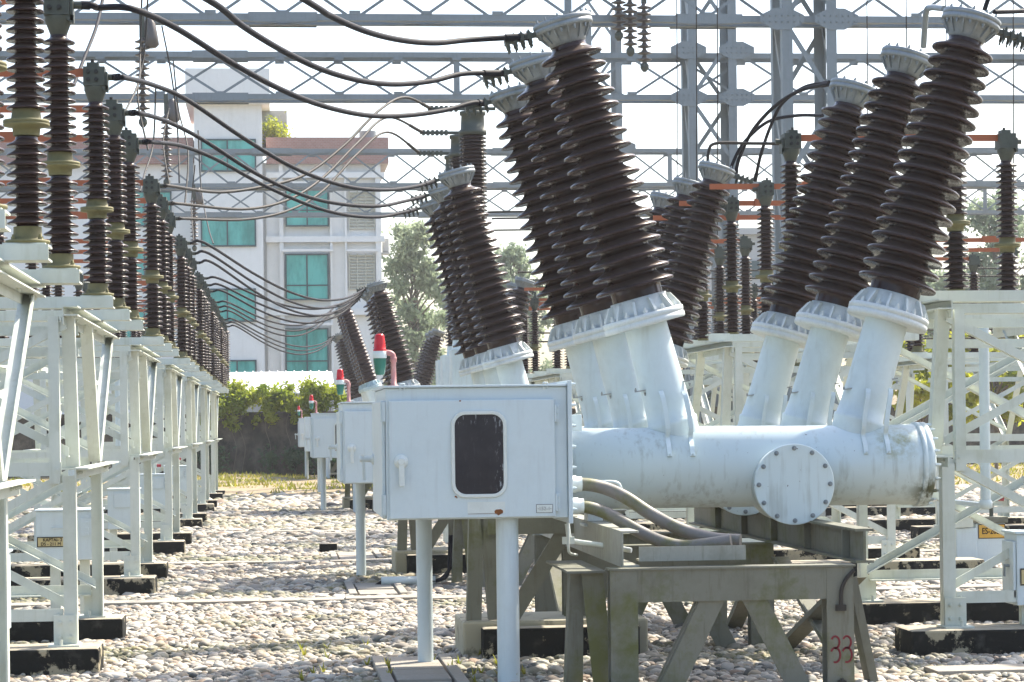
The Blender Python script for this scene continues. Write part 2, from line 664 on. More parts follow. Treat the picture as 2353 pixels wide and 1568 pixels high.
ORD = ['nearest', 'second nearest', 'third nearest', 'fourth nearest', 'fifth nearest', 'sixth nearest', 'seventh nearest', 'eighth nearest']

# ================================================================ GROUND
TRENCH = [14.45, 21.5, 27.6, 35.6, 44.0]
mb = MB()
mb.add([(-220, -20, 0), (220, -20, 0), (220, 400, 0), (-220, 400, 0)], [(0, 1, 2, 3)])
tag(mb.build('ground', 'ground'), kind='structure')
g = MB()
nx, ny = 90, 22
for j in range(ny + 1):
    for i in range(nx + 1):
        x, y = -30 + 75 * i / nx, 53.5 + 19.5 * j / ny
        z = 0.05 + 0.10 * min(1, j / 3) + 0.16 * mnoise.noise(Vector((x * 0.55, y * 0.5, 3))) * min(1, j / 3)
        g.v.append((x, y, z if j else -0.05))
for j in range(ny):
    for i in range(nx):
        a = j * (nx + 1) + i
        g.f.append((a, a + 1, a + nx + 2, a + nx + 1))
        g.sm.append(True)
tag(g.build('verge', 'soil'), kind='structure')


def slab_strip(name, x0, x1, y0, y1, n, z0=0.0, z1=0.062, gap=0.012, along='x'):
    b = MB()
    for k in range(n):
        if along == 'x':
            w = (x1 - x0) / n
            b.box(x0 + k * w + gap / 2, x0 + (k + 1) * w - gap / 2, y0, y1, z0, z1 + rnd.uniform(-0.006, 0.006))
        else:
            w = (y1 - y0) / n
            b.box(x0, x1, y0 + k * w + gap / 2, y0 + (k + 1) * w - gap / 2, z0, z1 + rnd.uniform(-0.006, 0.006))
    return b.build(name, 'slab', bevel=0.006)


tl = ['trench cover strip at the very front under the first right-hand plinth', 'trench cover strip crossing the gravel behind the front breaker',
      'trench cover strip crossing the gravel before the white pipe stub', 'trench cover strip crossing mid gravel near the second breaker',
      'farthest trench cover strip crossing the gravel as a thin line']
for k, y in enumerate(TRENCH):
    x0 = 4.0 if k == 0 else -7
    o = slab_strip('trench_cover', x0, 12, y - 0.16, y + 0.16, int((12 - x0) / 0.75))
    tag(o, tl[k], 'trench cover', 'concrete trench covers across the gravel')
PATCH = [(0.62, 1.14, 12.6, 16.0), (0.66, 1.2, 22.0, 23.7), (0.64, 1.25, 28.0, 29.6), (0.62, 1.3, 34.0, 35.2)]
pl = ['mossy concrete slab path under the white post of the front cabinet', 'small slab patch in the gravel beside the white pipe stub',
      'slab patch at the foot of the second cabinet post', 'far slab patch at the foot of the third cabinet post']
for k, (x0, x1, y0, y1) in enumerate(PATCH):
    b = MB()
    e = 0.075
    b.box(x0, x0 + e, y0, y1, 0, 0.066)
    b.box(x1 - e, x1, y0, y1, 0, 0.066)
    n = max(4, int((y1 - y0) / 0.3))
    w = (y1 - y0) / n
    for q in range(n):
        b.box(x0 + e + 0.02, x1 - e - 0.02, y0 + q * w + 0.012, y0 + (q + 1) * w - 0.012, 0, 0.06 + rnd.uniform(-0.01, 0.008))
    tag(b.build('slab_cover', 'slab', bevel=0.006), pl[k], 'slab', 'slab covers leading to the cabinets')


# pebbles: points in one mesh, instanced stones through geometry nodes
def pebble_shape(seed):
    r = random.Random(seed)
    import bmesh
    bm = bmesh.new()
    bmesh.ops.create_icosphere(bm, subdivisions=2, radius=1.0)
    sx, sy, sz = r.uniform(0.85, 1.15), r.uniform(0.6, 0.85), r.uniform(0.42, 0.6)
    for v in bm.verts:
        n = mnoise.noise(v.co * 1.1 + Vector((seed * 3.1, 0, 0)))
        v.co = v.co * (1 + 0.22 * n)
        v.co = Vector((v.co.x * sx, v.co.y * sy, v.co.z * sz))
    me = bpy.data.meshes.new('pebble')
    bm.to_mesh(me)
    bm.free()
    for p in me.polygons:
        p.use_smooth = True
    me.materials.append(M['pebble'])
    return bpy.data.objects.new('pebble_source', me)


def pebbles():
    rg = np.random.RandomState(3)
    P = []

    def fill(y0, y1, cell, x_lo, x_hi):
        y = y0
        while y < y1:
            xs = np.arange(x_lo(y), x_hi(y), cell)
            px_ = xs + rg.uniform(-0.5, 0.5, len(xs)) * cell * 0.9
            py_ = y + rg.uniform(-0.5, 0.5, len(xs)) * cell * 0.9
            for a, b in zip(px_, py_):
                P.append((a, b, cell))
            y += cell * 0.92
    lo = lambda y: max(-0.125 * y - 1.2, -12)
    hi = lambda y: 0.335 * y + 1.2
    fill(12.2, 21, 0.043, lo, hi)
    fill(21, 33, 0.054, lo, hi)
    fill(33, 46, 0.078, lo, hi)
    fill(46, 55.5, 0.12, lo, hi)
    P = np.array(P)
    keep = np.ones(len(P), bool)
    for k, y in enumerate(TRENCH):
        keep &= ~((np.abs(P[:, 1] - y) < 0.17) & (P[:, 0] > (4.0 if k == 0 else -7)))
    for x0, x1, y0, y1 in PATCH:
        keep &= ~((P[:, 0] > x0) & (P[:, 0] < x1) & (P[:, 1] > y0) & (P[:, 1] < y1))
    keep &= rg.rand(len(P)) > 0.04
    P = P[keep]
    n = len(P)
    me = bpy.data.meshes.new('pebbles')
    z = rg.uniform(0.004, 0.036, n)
    me.from_pydata(np.column_stack([P[:, 0], P[:, 1], z]).tolist(), [], [])
    sca = me.attributes.new('size', 'FLOAT', 'POINT')
    s = P[:, 2] * np.clip(rg.lognormal(-0.36, 0.36, n), 0.36, 1.6)
    sca.data.foreach_set('value', s.astype(np.float32))
    rot = me.attributes.new('turn', 'FLOAT_VECTOR', 'POINT')
    rv = np.column_stack([rg.normal(0, 0.22, n), rg.normal(0, 0.22, n), rg.uniform(0, 6.283, n)]).astype(np.float32)
    rot.data.foreach_set('vector', rv.ravel())
    o = bpy.data.objects.new('pebbles', me)
    col.objects.link(o)
    tag(o, 'bed of pale rounded river pebbles covering the yard', 'gravel', kind='stuff')
    src = bpy.data.collections.new('pebble_kinds')
    for k in range(6):
        src.objects.link(pebble_shape(k + 1))
    ng = bpy.data.node_groups.new('pebble_scatter', 'GeometryNodeTree')
    ng.interface.new_socket('Geometry', in_out='INPUT', socket_type='NodeSocketGeometry')
    ng.interface.new_socket('Geometry', in_out='OUTPUT', socket_type='NodeSocketGeometry')
    gi, go = ng.nodes.new('NodeGroupInput'), ng.nodes.new('NodeGroupOutput')
    m2p = ng.nodes.new('GeometryNodeMeshToPoints')
    ci = ng.nodes.new('GeometryNodeCollectionInfo')
    ci.inputs['Collection'].default_value = src
    ci.inputs['Separate Children'].default_value = True
    ci.inputs['Reset Children'].default_value = True
    iop = ng.nodes.new('GeometryNodeInstanceOnPoints')
    iop.inputs['Pick Instance'].default_value = True
    a1 = ng.nodes.new('GeometryNodeInputNamedAttribute')
    a1.data_type = 'FLOAT'
    a1.inputs[0].default_value = 'size'
    a2 = ng.nodes.new('GeometryNodeInputNamedAttribute')
    a2.data_type = 'FLOAT_VECTOR'
    a2.inputs[0].default_value = 'turn'
    L = ng.links.new
    L(gi.outputs[0], m2p.inputs[0])
    L(m2p.outputs[0], iop.inputs['Points'])
    L(ci.outputs[0], iop.inputs['Instance'])
    L(a1.outputs[0], iop.inputs['Scale'])
    e2r = ng.nodes.new('FunctionNodeEulerToRotation')
    L(a2.outputs[0], e2r.inputs[0])
    L(e2r.outputs[0], iop.inputs['Rotation'])
    L(iop.outputs[0], go.inputs[0])
    md = o.modifiers.new('scatter', 'NODES')
    md.node_group = ng
    return n


N_PEB = pebbles()


# ================================================================ VEGETATION, WALL, BUILDINGS
def leaf_cloud(mb, blobs, n, size, seed, droop=0.0):
    r = random.Random(seed)
    tot = sum(b[3] ** 2 for b in blobs)
    for (x, y, z, rad, sq) in blobs:
        k = int(n * rad ** 2 / tot)
        for _ in range(k):
            d = Vector((r.gauss(0, 1), r.gauss(0, 1), r.gauss(0, 1))) * rad * 0.52
            c = Vector((x + d.x, y + d.y, z + d.z * sq))
            a = Vector((r.gauss(0, 1), r.gauss(0, 1), r.gauss(0, 1) - droop)).normalized()
            b = a.cross(Vector((r.gauss(0, 1), r.gauss(0, 1), r.gauss(0, 1)))).normalized()
            s = size * r.uniform(0.6, 1.3)
            mb.add([c - a * s, c + b * s * 0.42, c + a * s, c - b * s * 0.42], [(0, 1, 2, 3)])


def tree(name, label, group, base, h, width, seed, m='tree', leaf=0.16, n=7000, trunk=0.2, clumps=22, sq=0.8, low=0.25):
    r = random.Random(seed)
    root = empty(name, base)
    tag(root, label, 'tree', group)
    t = MB()
    top = Vector((r.uniform(-0.3, 0.3), 0, h * 0.93))
    path = smooth_path([(0, 0, -0.1), (r.uniform(-.1, .1), 0, h * 0.3), (r.uniform(-.3, .3), 0, h * 0.6), top], 6)
    t.tube(path, [trunk * (1 - 0.85 * i / (len(path) - 1)) for i in range(len(path))], 8)
    blobs = []
    for k in range(clumps):
        f = low + (1 - low) * (k + 0.5) / clumps
        w = width * (0.35 + 0.65 * math.sin(math.pi * min(1, 0.12 + (f - low) / (1 - low) * 0.86)))
        an = r.uniform(0, 6.283)
        d = w * r.uniform(0.25, 0.95)
        c = Vector((math.cos(an) * d, math.sin(an) * d, h * f))
        rad = width * r.uniform(0.14, 0.30)
        blobs.append((c.x, c.y, c.z, rad, sq * r.uniform(0.8, 1.3)))
        s = Vector((0, 0, h * max(0.15, f - 0.14)))
        t.tube(smooth_path([s, s.lerp(c, 0.5) + Vector((0, 0, 0.1)), c], 4), [0.06, 0.055, 0.05, 0.045, 0.04, 0.035, 0.03, 0.025, 0.02], 5)
    t.build('trunk', 'bark', root)
    lf = MB()
    leaf_cloud(lf, blobs, n, leaf, seed + 5, 0.4)
    lf.build('crown', m, root)
    return root


GT = 'hazy trees beyond the boundary wall'
tree('tall_tree', 'tall pale hazy tree right of the white building', GT, at(950, 982, 112) - Vector((0, 0, 1.6)), 11.0, 1.9, 11, n=16000, clumps=60, leaf=0.14)
tree('tall_tree', 'hazy tree crown seen between the front two breaker bushings', GT, at(1180, 979, 122) - Vector((0, 0, 1.6)), 10.5, 2.2, 12, n=13000, clumps=50, leaf=0.15)
tree('tall_tree', 'fainter hazy tree just left of the front bushings', GT, at(1075, 979, 128) - Vector((0, 0, 1.6)), 9.0, 2.1, 16, n=11000, clumps=44, leaf=0.15)
tree('tall_tree', 'hazy tree behind the far right insulator columns', GT, at(2290, 965, 95) - Vector((0, 0, 1.6)), 10.5, 2.2, 13, n=13000, clumps=50, leaf=0.13)
tree('tall_tree', 'low hazy tree filling the gap right of the tall right bushings', GT, at(2190, 965, 105) - Vector((0, 0, 1.6)), 8.2, 2.5, 14, n=12000, clumps=44, leaf=0.14)
tree('bushy_tree', 'hazy bush behind the brown disconnector posts right of centre', GT, at(1700, 972, 110) - Vector((0, 0, 1.6)), 5.4, 2.2, 15, n=5000, clumps=18)
for k, (u, y, h, lab) in enumerate([(2115, 62, 3.9, 'yellow flowering shrub left of the right-hand lattice stand legs'), (2200, 60, 3.6, 'yellow green shrub behind the middle of the right-hand lattice stand'),
                                    (2290, 64, 3.7, 'yellow green shrub at the right edge behind the lattice stand')]):
    c = at(u, 968, y)
    tree('yellow_shrub', lab, 'yellow shrubs behind the right stands', (c.x, y, 0), h, 1.2, 30 + k, m='yellowleaf', leaf=0.11, n=4500, trunk=0.06, clumps=18, low=0.45)

WY = 73.0
w = MB()
w.box(-60, 80, WY, WY + 0.25, 0, 1.97)
w.box(-60, 80, WY - 0.09, WY + 0.33, 1.972, 2.06)
tag(w.build('boundary_wall', 'oldwall'), 'dark mould-stained boundary wall at the back of the yard', 'wall')
vines = [(495, 1.4, 'vine mass on the wall just right of the left-hand column row'), (580, 1.7, 'bright vine mass under the left half of the shed roof'),
         (672, 1.8, 'bright vine mass under the middle of the shed roof'), (755, 1.5, 'vine mass on the wall left of the second warning lamp')]
for k, (u, wd_, lab) in enumerate(vines):
    c = at(u, 930, WY - 0.15)
    b = MB()
    bl = []
    r = random.Random(50 + k)
    for q in range(16):
        bl.append((c.x + r.uniform(-wd_, wd_) * 0.52, WY + r.uniform(-0.3, 0.25), 2.28 + r.uniform(-0.16, 0.28) + (0.3 if q % 5 == 0 else 0), r.uniform(0.12, 0.30), 0.9))
    for q in range(5):
        bl.append((c.x + r.uniform(-wd_, wd_) * 0.45, WY - 0.15, 1.9 + r.uniform(-0.3, 0.1), 0.13, 1.2))
    leaf_cloud(b, bl, 3000, 0.075, 60 + k)
    root = empty('wall_vine', (c.x, WY - 0.1, 1.9))
    tag(root, lab, 'vine', 'vines growing over the boundary wall')
    b.build('foliage', 'vine', root, off=root.location)
    s = MB()
    for q in range(2):
        x = c.x + r.uniform(-0.6, 0.6)
        s.tube(smooth_path([(x, WY - 0.05, 0.3), (x + 0.1, WY - 0.1, 1.0), (x - 0.05, WY - 0.1, 1.6), (x + 0.1, WY - 0.05, 2.2)], 4), 0.012, 5)
    s.build('stem', 'bark', root, off=root.location)
b = MB()
r = random.Random(77)
for k in range(20000):
    x, y = r.uniform(-8, 26), 53.8 + 18.5 * r.random()
    if mnoise.noise(Vector((x * 0.5, y * 0.5, 9))) < -0.12:
        continue
    z = 0.13 + 0.16 * mnoise.noise(Vector((x * 0.55, y * 0.5, 3)))
    h = r.uniform(0.05, 0.16)
    a = r.uniform(0, 6.283)
    dx, dy = math.cos(a) * 0.03, math.sin(a) * 0.03
    b.add([(x - dx, y - dy, z), (x + dx, y + dy, z), (x + r.uniform(-.1, .1), y + r.uniform(-.1, .1), z + h)], [(0, 1, 2)])
tag(b.build('grass', 'grass'), 'yellow green grass growing along the boundary wall', 'grass', kind='stuff')
b = MB()
for k in range(26):
    x = r.uniform(-2.5, 4.5)
    leaf_cloud(b, [(x, WY - 0.45, 0.5 + r.uniform(0, 0.3), r.uniform(0.2, 0.42), 0.9)], 110, 0.08, 900 + k)
tag(b.build('weeds', 'weed'), 'dark green weeds at the foot of the boundary wall', 'weeds', kind='stuff')

b = MB()
for k in range(34):
    x, y = (r.uniform(1.16, 1.55), r.uniform(13.2, 16.4)) if k % 2 else (r.uniform(-0.2, 1.3), r.uniform(14.5, 17.0))
    for q in range(5):
        a = r.uniform(0, 6.283)
        h = r.uniform(0.03, 0.08)
        d = Vector((math.cos(a), math.sin(a), 0)) * 0.04
        w2 = Vector((-d.y, d.x, 0)) * 0.25
        p = Vector((x, y, 0.04))
        b.add([p - w2, p + w2, p + d + Vector((0, 0, h))], [(0, 1, 2)])
tag(b.build('small_weeds', 'grass'), 'small green weeds sprouting between the pebbles by the slab path', 'weeds', kind='stuff')

# white sheet-roofed shed behind the wall
root = empty('shed', (0.3, 85.5, 0))
tag(root, 'low shed with white ribbed sheet roof behind the boundary wall', 'shed')
b = MB()
b.box(-3.1, 2.05, 84.4, 90, 0, 2.8)
b.build('wall', 'plaster2', root, off=root.location)
b = MB()
p0, p1 = at(480, 905, 84.0), at(770, 905, 84.0)
x0, x1 = p0.x - 1.2, p1.x
z0, z1 = 2.80, 3.62
b.add([(x0, 84, z0), (x1, 84, z0), (x1 - 0.02, 88, z1), (x0, 88, z1), (x0, 84, z0 - .06), (x1, 84, z0 - .06), (x1, 88, z1 - .06), (x0, 88, z1 - .06)],
      [(0, 1, 2, 3), (7, 6, 5, 4), (0, 4, 5, 1), (1, 5, 6, 2), (2, 6, 7, 3), (3, 7, 4, 0)])
k = 0
while x0 + k * 0.30 < x1:
    x = x0 + k * 0.30
    b.bar((x, 83.98, z0 + 0.02), (x, 88, z1 + 0.02), 0.045, 0.04)
    k += 1
b.build('roof', 'roofwhite', root, off=root.location)

# white building with teal windows
BY = 98.0
root = empty('apartment_building', (0, BY, 0))
tag(root, 'white multi-storey building with teal windows and red brick parapet', 'building')


def rect(u0, v0, u1, v1, y):
    a, c = at(u0, v0, y), at(u1, v1, y)
    return a.x, c.x, c.z, a.z


b = MB()
x0, x1, _, z1 = rect(150, 375, 880, 900, BY)
b.box(x0 - 6, x1, BY, BY + 12, 0, z1)
for (u0, u1) in ((611, 617), (640, 656), (756, 768), (790, 801), (861, 880)):
    a0, a1, _, zz = rect(u0, 378, u1, 900, BY)
    b.box(a0, a1, BY - 0.22, BY - 0.002, 0, zz - 0.02)
for v in (398, 545, 712):
    a0, a1, c0, c1 = rect(611, v, 882, v + 12, BY)
    b.box(a0, a1 + 0.02, BY - 0.28, BY - 0.003, c0, c1)
for (u0, u1, v) in ((648, 764, 579), (648, 764, 748), (648, 764, 424), (796, 866, 432), (796, 866, 579)):
    a0, a1, c0, c1 = rect(u0, v - 4, u1, v + 1, BY)
    b.box(a0, a1, BY - 0.5, BY - 0.29, c0, c1)
b.build('wall', 'plaster', root, off=root.location)
b = MB()
a0, a1, c0, c1 = rect(611, 316, 893, 376, BY - 0.35)
b.box(a0, a1, BY - 0.35, BY + 12, c0, c1)
a0, a1, c0, c1 = rect(120, 316, 444, 376, BY - 0.35)
b.box(a0 - 6, a1, BY - 0.35, BY + 12, c0, c1)
b.build('parapet', 'brick', root, off=root.location)
b = MB()
a0, a1, c0, c1 = rect(445, 240, 609, 900, BY - 1.0)
b.box(a0, a1, BY - 1.0, BY + 5, 0, c1)
a0, a1, c0, c1 = rect(425, 157, 620, 238, BY - 1.4)
b.box(a0, a1, BY - 1.4, BY + 5.3, c0, c1)
b.build('stair_tower', 'plaster', root, off=root.location)
b = MB()
a0, a1, c0, c1 = rect(616, 254, 660, 318, BY + 1)
b.box(a0 - 0.3, a1, BY + 1, BY + 4, c0 - 0.2, c1)
b.build('roof_room', 'plaster2', root, off=root.location)
b = MB()
a0, a1, c0, c1 = rect(826, 300, 866, 317, BY + 2)
b.cyl(((a0 + a1) / 2, BY + 2.4, c0 - 0.1), ((a0 + a1) / 2, BY + 2.4, c1), (a1 - a0) / 2, 20)
b.build('water_tank', 'galv', root, off=root.location)


def window(u0, v0, u1, v1, y, sx=(0.5,), sz=()):
    a0, a1, c0, c1 = rect(u0, v0, u1, v1, y)
    f = MB()
    t = 0.06
    f.box(a0, a1, y - 0.10, y - 0.004, c0, c0 + t)
    f.box(a0, a1, y - 0.10, y - 0.004, c1 - t, c1)
    f.box(a0, a0 + t, y - 0.10, y - 0.004, c0 + t, c1 - t)
    f.box(a1 - t, a1, y - 0.10, y - 0.004, c0 + t, c1 - t)
    for q in sx:
        x = a0 + (a1 - a0) * q
        f.box(x - 0.03, x + 0.03, y - 0.09, y - 0.004, c0 + t, c1 - t)
    for q in sz:
        z = c0 + (c1 - c0) * q
        f.box(a0 + t, a1 - t, y - 0.085, y - 0.004, z - 0.025, z + 0.025)
    fr = f.build('window', 'winframe', root, off=root.location)
    p = MB()
    p.box(a0 + t * 0.5, a1 - t * 0.5, y - 0.05, y - 0.003, c0 + t * 0.5, c1 - t * 0.5)
    p.build('pane', 'teal', fr, off=root.location)


for v0, v1 in ((320, 395), (495, 567), (664, 740)):
    window(461, v0, 589, v1, BY - 1.0, (0.48,))
window(500, 828, 590, 866, BY - 1.0)
window(655, 428, 756, 521, BY - 0.22, (0.5,), (0.4,))
window(655, 584, 756, 690, BY - 0.22, (0.5,), (0.32,))
window(655, 755, 756, 862, BY - 0.22, (0.5,), (0.3,))
for v0, v1 in ((440, 521), (572, 640), (700, 780)):
    window(270, v0, 395, v1, BY - 0.02)
for v0, v1 in ((440, 528), (584, 667)):
    a0, a1, c0, c1 = rect(802, v0, 860, v1, BY)
    l = MB()
    n = 12
    for q in range(n):
        z = c0 + (c1 - c0) * q / n
        l.box(a0, a1, BY - 0.10, BY - 0.004, z + 0.02, z + (c1 - c0) / n * 0.62)
    for q in range(4):
        x = a0 + (a1 - a0) * q / 3
        l.box(x - 0.025, x + 0.025, BY - 0.13, BY - 0.101, c0, c1)
    l.build('louvre', 'louvre', root, off=root.location)
ac = MB()
a0, a1, c0, c1 = rect(879, 550, 893, 588, BY + 0.5)
ac.box(a0, a1, BY + 0.2, BY + 0.9, c0 + 0.15, c1)
ac.box(a0 - 0.05, a1 + 0.02, BY + 0.1, BY + 1.0, c0 + 0.05, c0 + 0.12)
aco = ac.build('air_conditioner', 'plaster2', root, off=root.location)
a = MB()
for k, (u, v) in enumerate(((618, 300), (632, 308), (650, 312), (626, 285))):
    c = at(u, v, BY + 0.5)
    leaf_cloud(a, [(c.x, BY + 0.5, c.z, 0.35, 1.0)], 160, 0.09, 200 + k)
c = at(630, 312, BY + 0.5)
rp = empty('rooftop_plant', (c.x, BY + 0.5, c.z - 0.3))
a.build('foliage', 'vine', rp, off=rp.location)
tag(rp, 'green plant sprouting on the roof beside the grey roof room', 'plant')

root = empty('far_house', (24, 112, 0))
tag(root, 'far pale house glimpsed between the brown posts right of centre', 'building')
b = MB()
a0, a1, c0, c1 = rect(1690, 540, 1830, 900, 112)
b.box(a0, a1, 112, 122, 0, c1)
b.box(a0 - 0.3, a1 + 0.3, 111.7, 122.3, c1 + 0.003, c1 + 0.3)
b.build('wall', 'plaster2', root, off=root.location)
for v in (600, 690):
    f = MB()
    w0, w1, e0, e1 = rect(1715, v, 1745, v + 40, 112)
    f.box(w0, w1, 111.92, 111.996, e0, e1)
    f.build('window', 'winframe', root, off=root.location)


# ================================================================ GANTRIES
def gantry(Y, zb, hgt, dep, x0, x1, colx, label, colw=1.0, bay=2.3, first=0.0, ctop=13.0, chord=0.11):
    root = empty('steel_gantry', (colx, Y, 0))
    tag(root, label, 'gantry', 'galvanised lattice gantries spanning the yard')
    off = root.location
    t = 0.016
    for zz, nm in ((zb, 1), (zb + hgt, -1)):
        for yy, sy in ((Y - dep / 2, 1), (Y + dep / 2, -1)):
            c = MB()
            c.ang((x0, yy, zz), (x1, yy, zz), (0, sy, 0), (0, 0, nm), chord, t)
            x = x0 + first
            k = 0
            while x < x1:
                # splice and gusset plates on the chord
                if k % 6 == 0:
                    c.box(x - 0.55, x + 0.55, yy - sy * 0.02 - 0.008, yy - sy * 0.02 + 0.008, zz - 0.02 if nm > 0 else zz - chord - .02, zz + chord + 0.02 if nm > 0 else zz + 0.02)
                c.box(x - 0.09, x + 0.09, yy - sy * 0.008 - 0.006, yy - sy * 0.008 + 0.006, zz + (chord if nm > 0 else -chord - 0.05), zz + (chord + 0.05 if nm > 0 else -chord))
                x += bay / 2
                k += 1
            c.build('chord', 'galv', root, off=off)
    br = []
    for yy in (Y - dep / 2 + 0.02, Y + dep / 2 - 0.02):
        c = MB()
        x = x0 + first
        k = 0
        while x < x1 - bay / 2:
            sg = 1 if yy < Y else -1
            if (k % 2 == 0) == (yy < Y):
                c.bar((x, yy, zb + 0.1), (x + bay / 2, yy, zb + hgt - 0.1), 0.048, 0.012, (0, 1, 0))
            else:
                c.bar((x, yy + 0.016 * sg, zb + hgt - 0.1), (x + bay / 2, yy + 0.016 * sg, zb + 0.1), 0.048, 0.012, (0, 1, 0))
            if k % 12 == 4 and yy < Y:
                c.bar((x, yy + 0.034 * sg, zb + .1), (x, yy + 0.034 * sg, zb + hgt - .1), 0.12, 0.03, (0, 1, 0))
            x += bay / 2
            k += 1
        c.build('web_bracing', 'galv', root, off=off)
    for zz in (zb + 0.03, zb + hgt - 0.03):
        c = MB()
        x = x0 + first
        k = 0
        while x < x1 - bay / 2:
            s = 1 if k % 2 else -1
            c.bar((x, Y - s * (dep / 2 - 0.05), zz), (x + bay / 2, Y + s * (dep / 2 - 0.05), zz), 0.06, 0.012, (0, 0, 1))
            x += bay / 2
            k += 1
        c.build('lacing', 'galv', root, off=off)
    for cx in colx if isinstance(colx, (list, tuple)) else [colx]:
        cy0, cy1 = Y - dep / 2 - 0.19, Y + dep / 2 + 0.19
        for sx in (-1, 1):
            for yy, sy in ((cy0, 1), (cy1, -1)):
                c = MB()
                c.ang((cx + sx * colw / 2, yy, 0), (cx + sx * colw / 2, yy, ctop), (-sx, 0, 0), (0, sy, 0), 0.17, 0.016)
                c.build('column_leg', 'galv', root, off=off)
        c = MB()
        z = 0.3
        st = 1.3
        while z < ctop - 0.3:
            q = colw / 2 - 0.04
            for yy in (cy0 + 0.02, cy1 - 0.02):
                if (int(z / st) % 2 == 0) == (yy < Y):
                    c.bar((cx - q, yy, z), (cx + q, yy, z + st), 0.08, 0.012, (0, 1, 0))
                else:
                    c.bar((cx + q, yy + 0.015, z), (cx - q, yy + 0.015, z + st), 0.08, 0.012, (0, 1, 0))
            for xx in (cx - q, cx + q):
                c.bar((xx, cy0 + .05, z), (xx, cy1 - .05, z + st), 0.07, 0.012, (1, 0, 0))
            z += st
        c.build('column_bracing', 'galv', root, off=off)
        for zz in (zb, zb + hgt):
            for sx in (-1, 1):
                c = MB()
                xc = cx + sx * colw / 2
                s2 = 0.12 if zz == zb else -0.12
                c.prism([(-0.36, -0.03), (-0.13, -0.15), (0.13, -0.15), (0.36, -0.03), (0.36, 0.09), (0.13, 0.20), (-0.13, 0.20), (-0.36, 0.09)],
                        (xc, cy0 - 0.016, zz), (1, 0, 0), (0, 0, 1), (0, 0.012, 0))
                for bx in (-0.3, -0.2, -0.1, 0, 0.1, 0.2, 0.3):
                    for bz in (-0.02, 0.08):
                        c.bolt((xc + bx, cy0 - 0.018, zz + bz), (0, -1, 0), 0.016, 0.012)
                c.build('gusset', 'galv', root, off=off)
    return root


gantry(38.7, 8.10, 1.0, 0.55, -14, 24, 8.72, 'nearest lattice gantry, its beam lowest chord crossing the top of the photo', 0.9, 2.3, 0.4)
gantry(48.0, 8.10, 0.95, 0.55, -16, 28, 8.85, 'second lattice gantry, beam crossing just above the white stair tower', 0.98, 2.35, 0.9)
gantry(66.0, 8.15, 1.05, 0.6, -20, 34, 9.15, 'third lattice gantry, beam crossing in front of the brick parapet', 1.0, 2.2, 0.2)
gantry(75.0, 8.15, 0.95, 0.6, -22, 38, 13.6, 'farthest lattice gantry, beam crossing over the teal upper windows', 1.0, 2.2, 0.7, 9.4)


# ================================================================ INSULATOR SHAPES
def shed_profile(rc0, rc1, R0, R1, n, pitch, h0, ribs=True):
    """porcelain profile from bottom (h0) to top with n sheds; core and shed radii run from bottom to top"""
    P = [(rc0, h0 - pitch * 0.15)]
    for k in range(n):
        f = k / max(1, n - 1)
        rc, Rr = rc0 + (rc1 - rc0) * f, R0 + (R1 - R0) * f
        w = Rr - rc
        h = h0 + pitch * k
        p = pitch
        P.append((rc, h + 0.12 * p))
        if ribs:
            P += [(rc + 0.12 * w, h + 0.27 * p), (rc + 0.30 * w, h + 0.20 * p), (rc + 0.36 * w, h + 0.30 * p), (rc + 0.52 * w, h + 0.20 * p), (rc + 0.58 * w, h + 0.28 * p),
                  (rc + 0.74 * w, h + 0.19 * p), (rc + 0.80 * w, h + 0.24 * p)]
        else:
            P += [(rc + 0.3 * w, h + 0.24 * p)]
        P += [(rc + 0.93 * w, h + 0.15 * p), (rc + 0.985 * w, h + 0.19 * p), (Rr, h + 0.27 * p), (rc + 0.975 * w, h + 0.36 * p),
              (rc + 0.86 * w, h + 0.43 * p), (rc + 0.5 * w, h + 0.57 * p), (rc + 0.18 * w, h + 0.74 * p), (rc, h + 0.92 * p)]
    P.append((rc1, h0 + pitch * (n + 0.15)))
    return P


# ================================================================ CIRCUIT BREAKER
PH = 1.62          # spacing of the three phases along the row
Y0 = 15.5
BR = Vector((3.0, 17.1, 0))


def ring_pts(c, ax, r, n, ph=0.0):
    a, b = basis(ax)
    return [Vector(c) + a * (r * math.cos(2 * math.pi * i / n + ph)) + b * (r * math.sin(2 * math.pi * i / n + ph)) for i in range(n)]


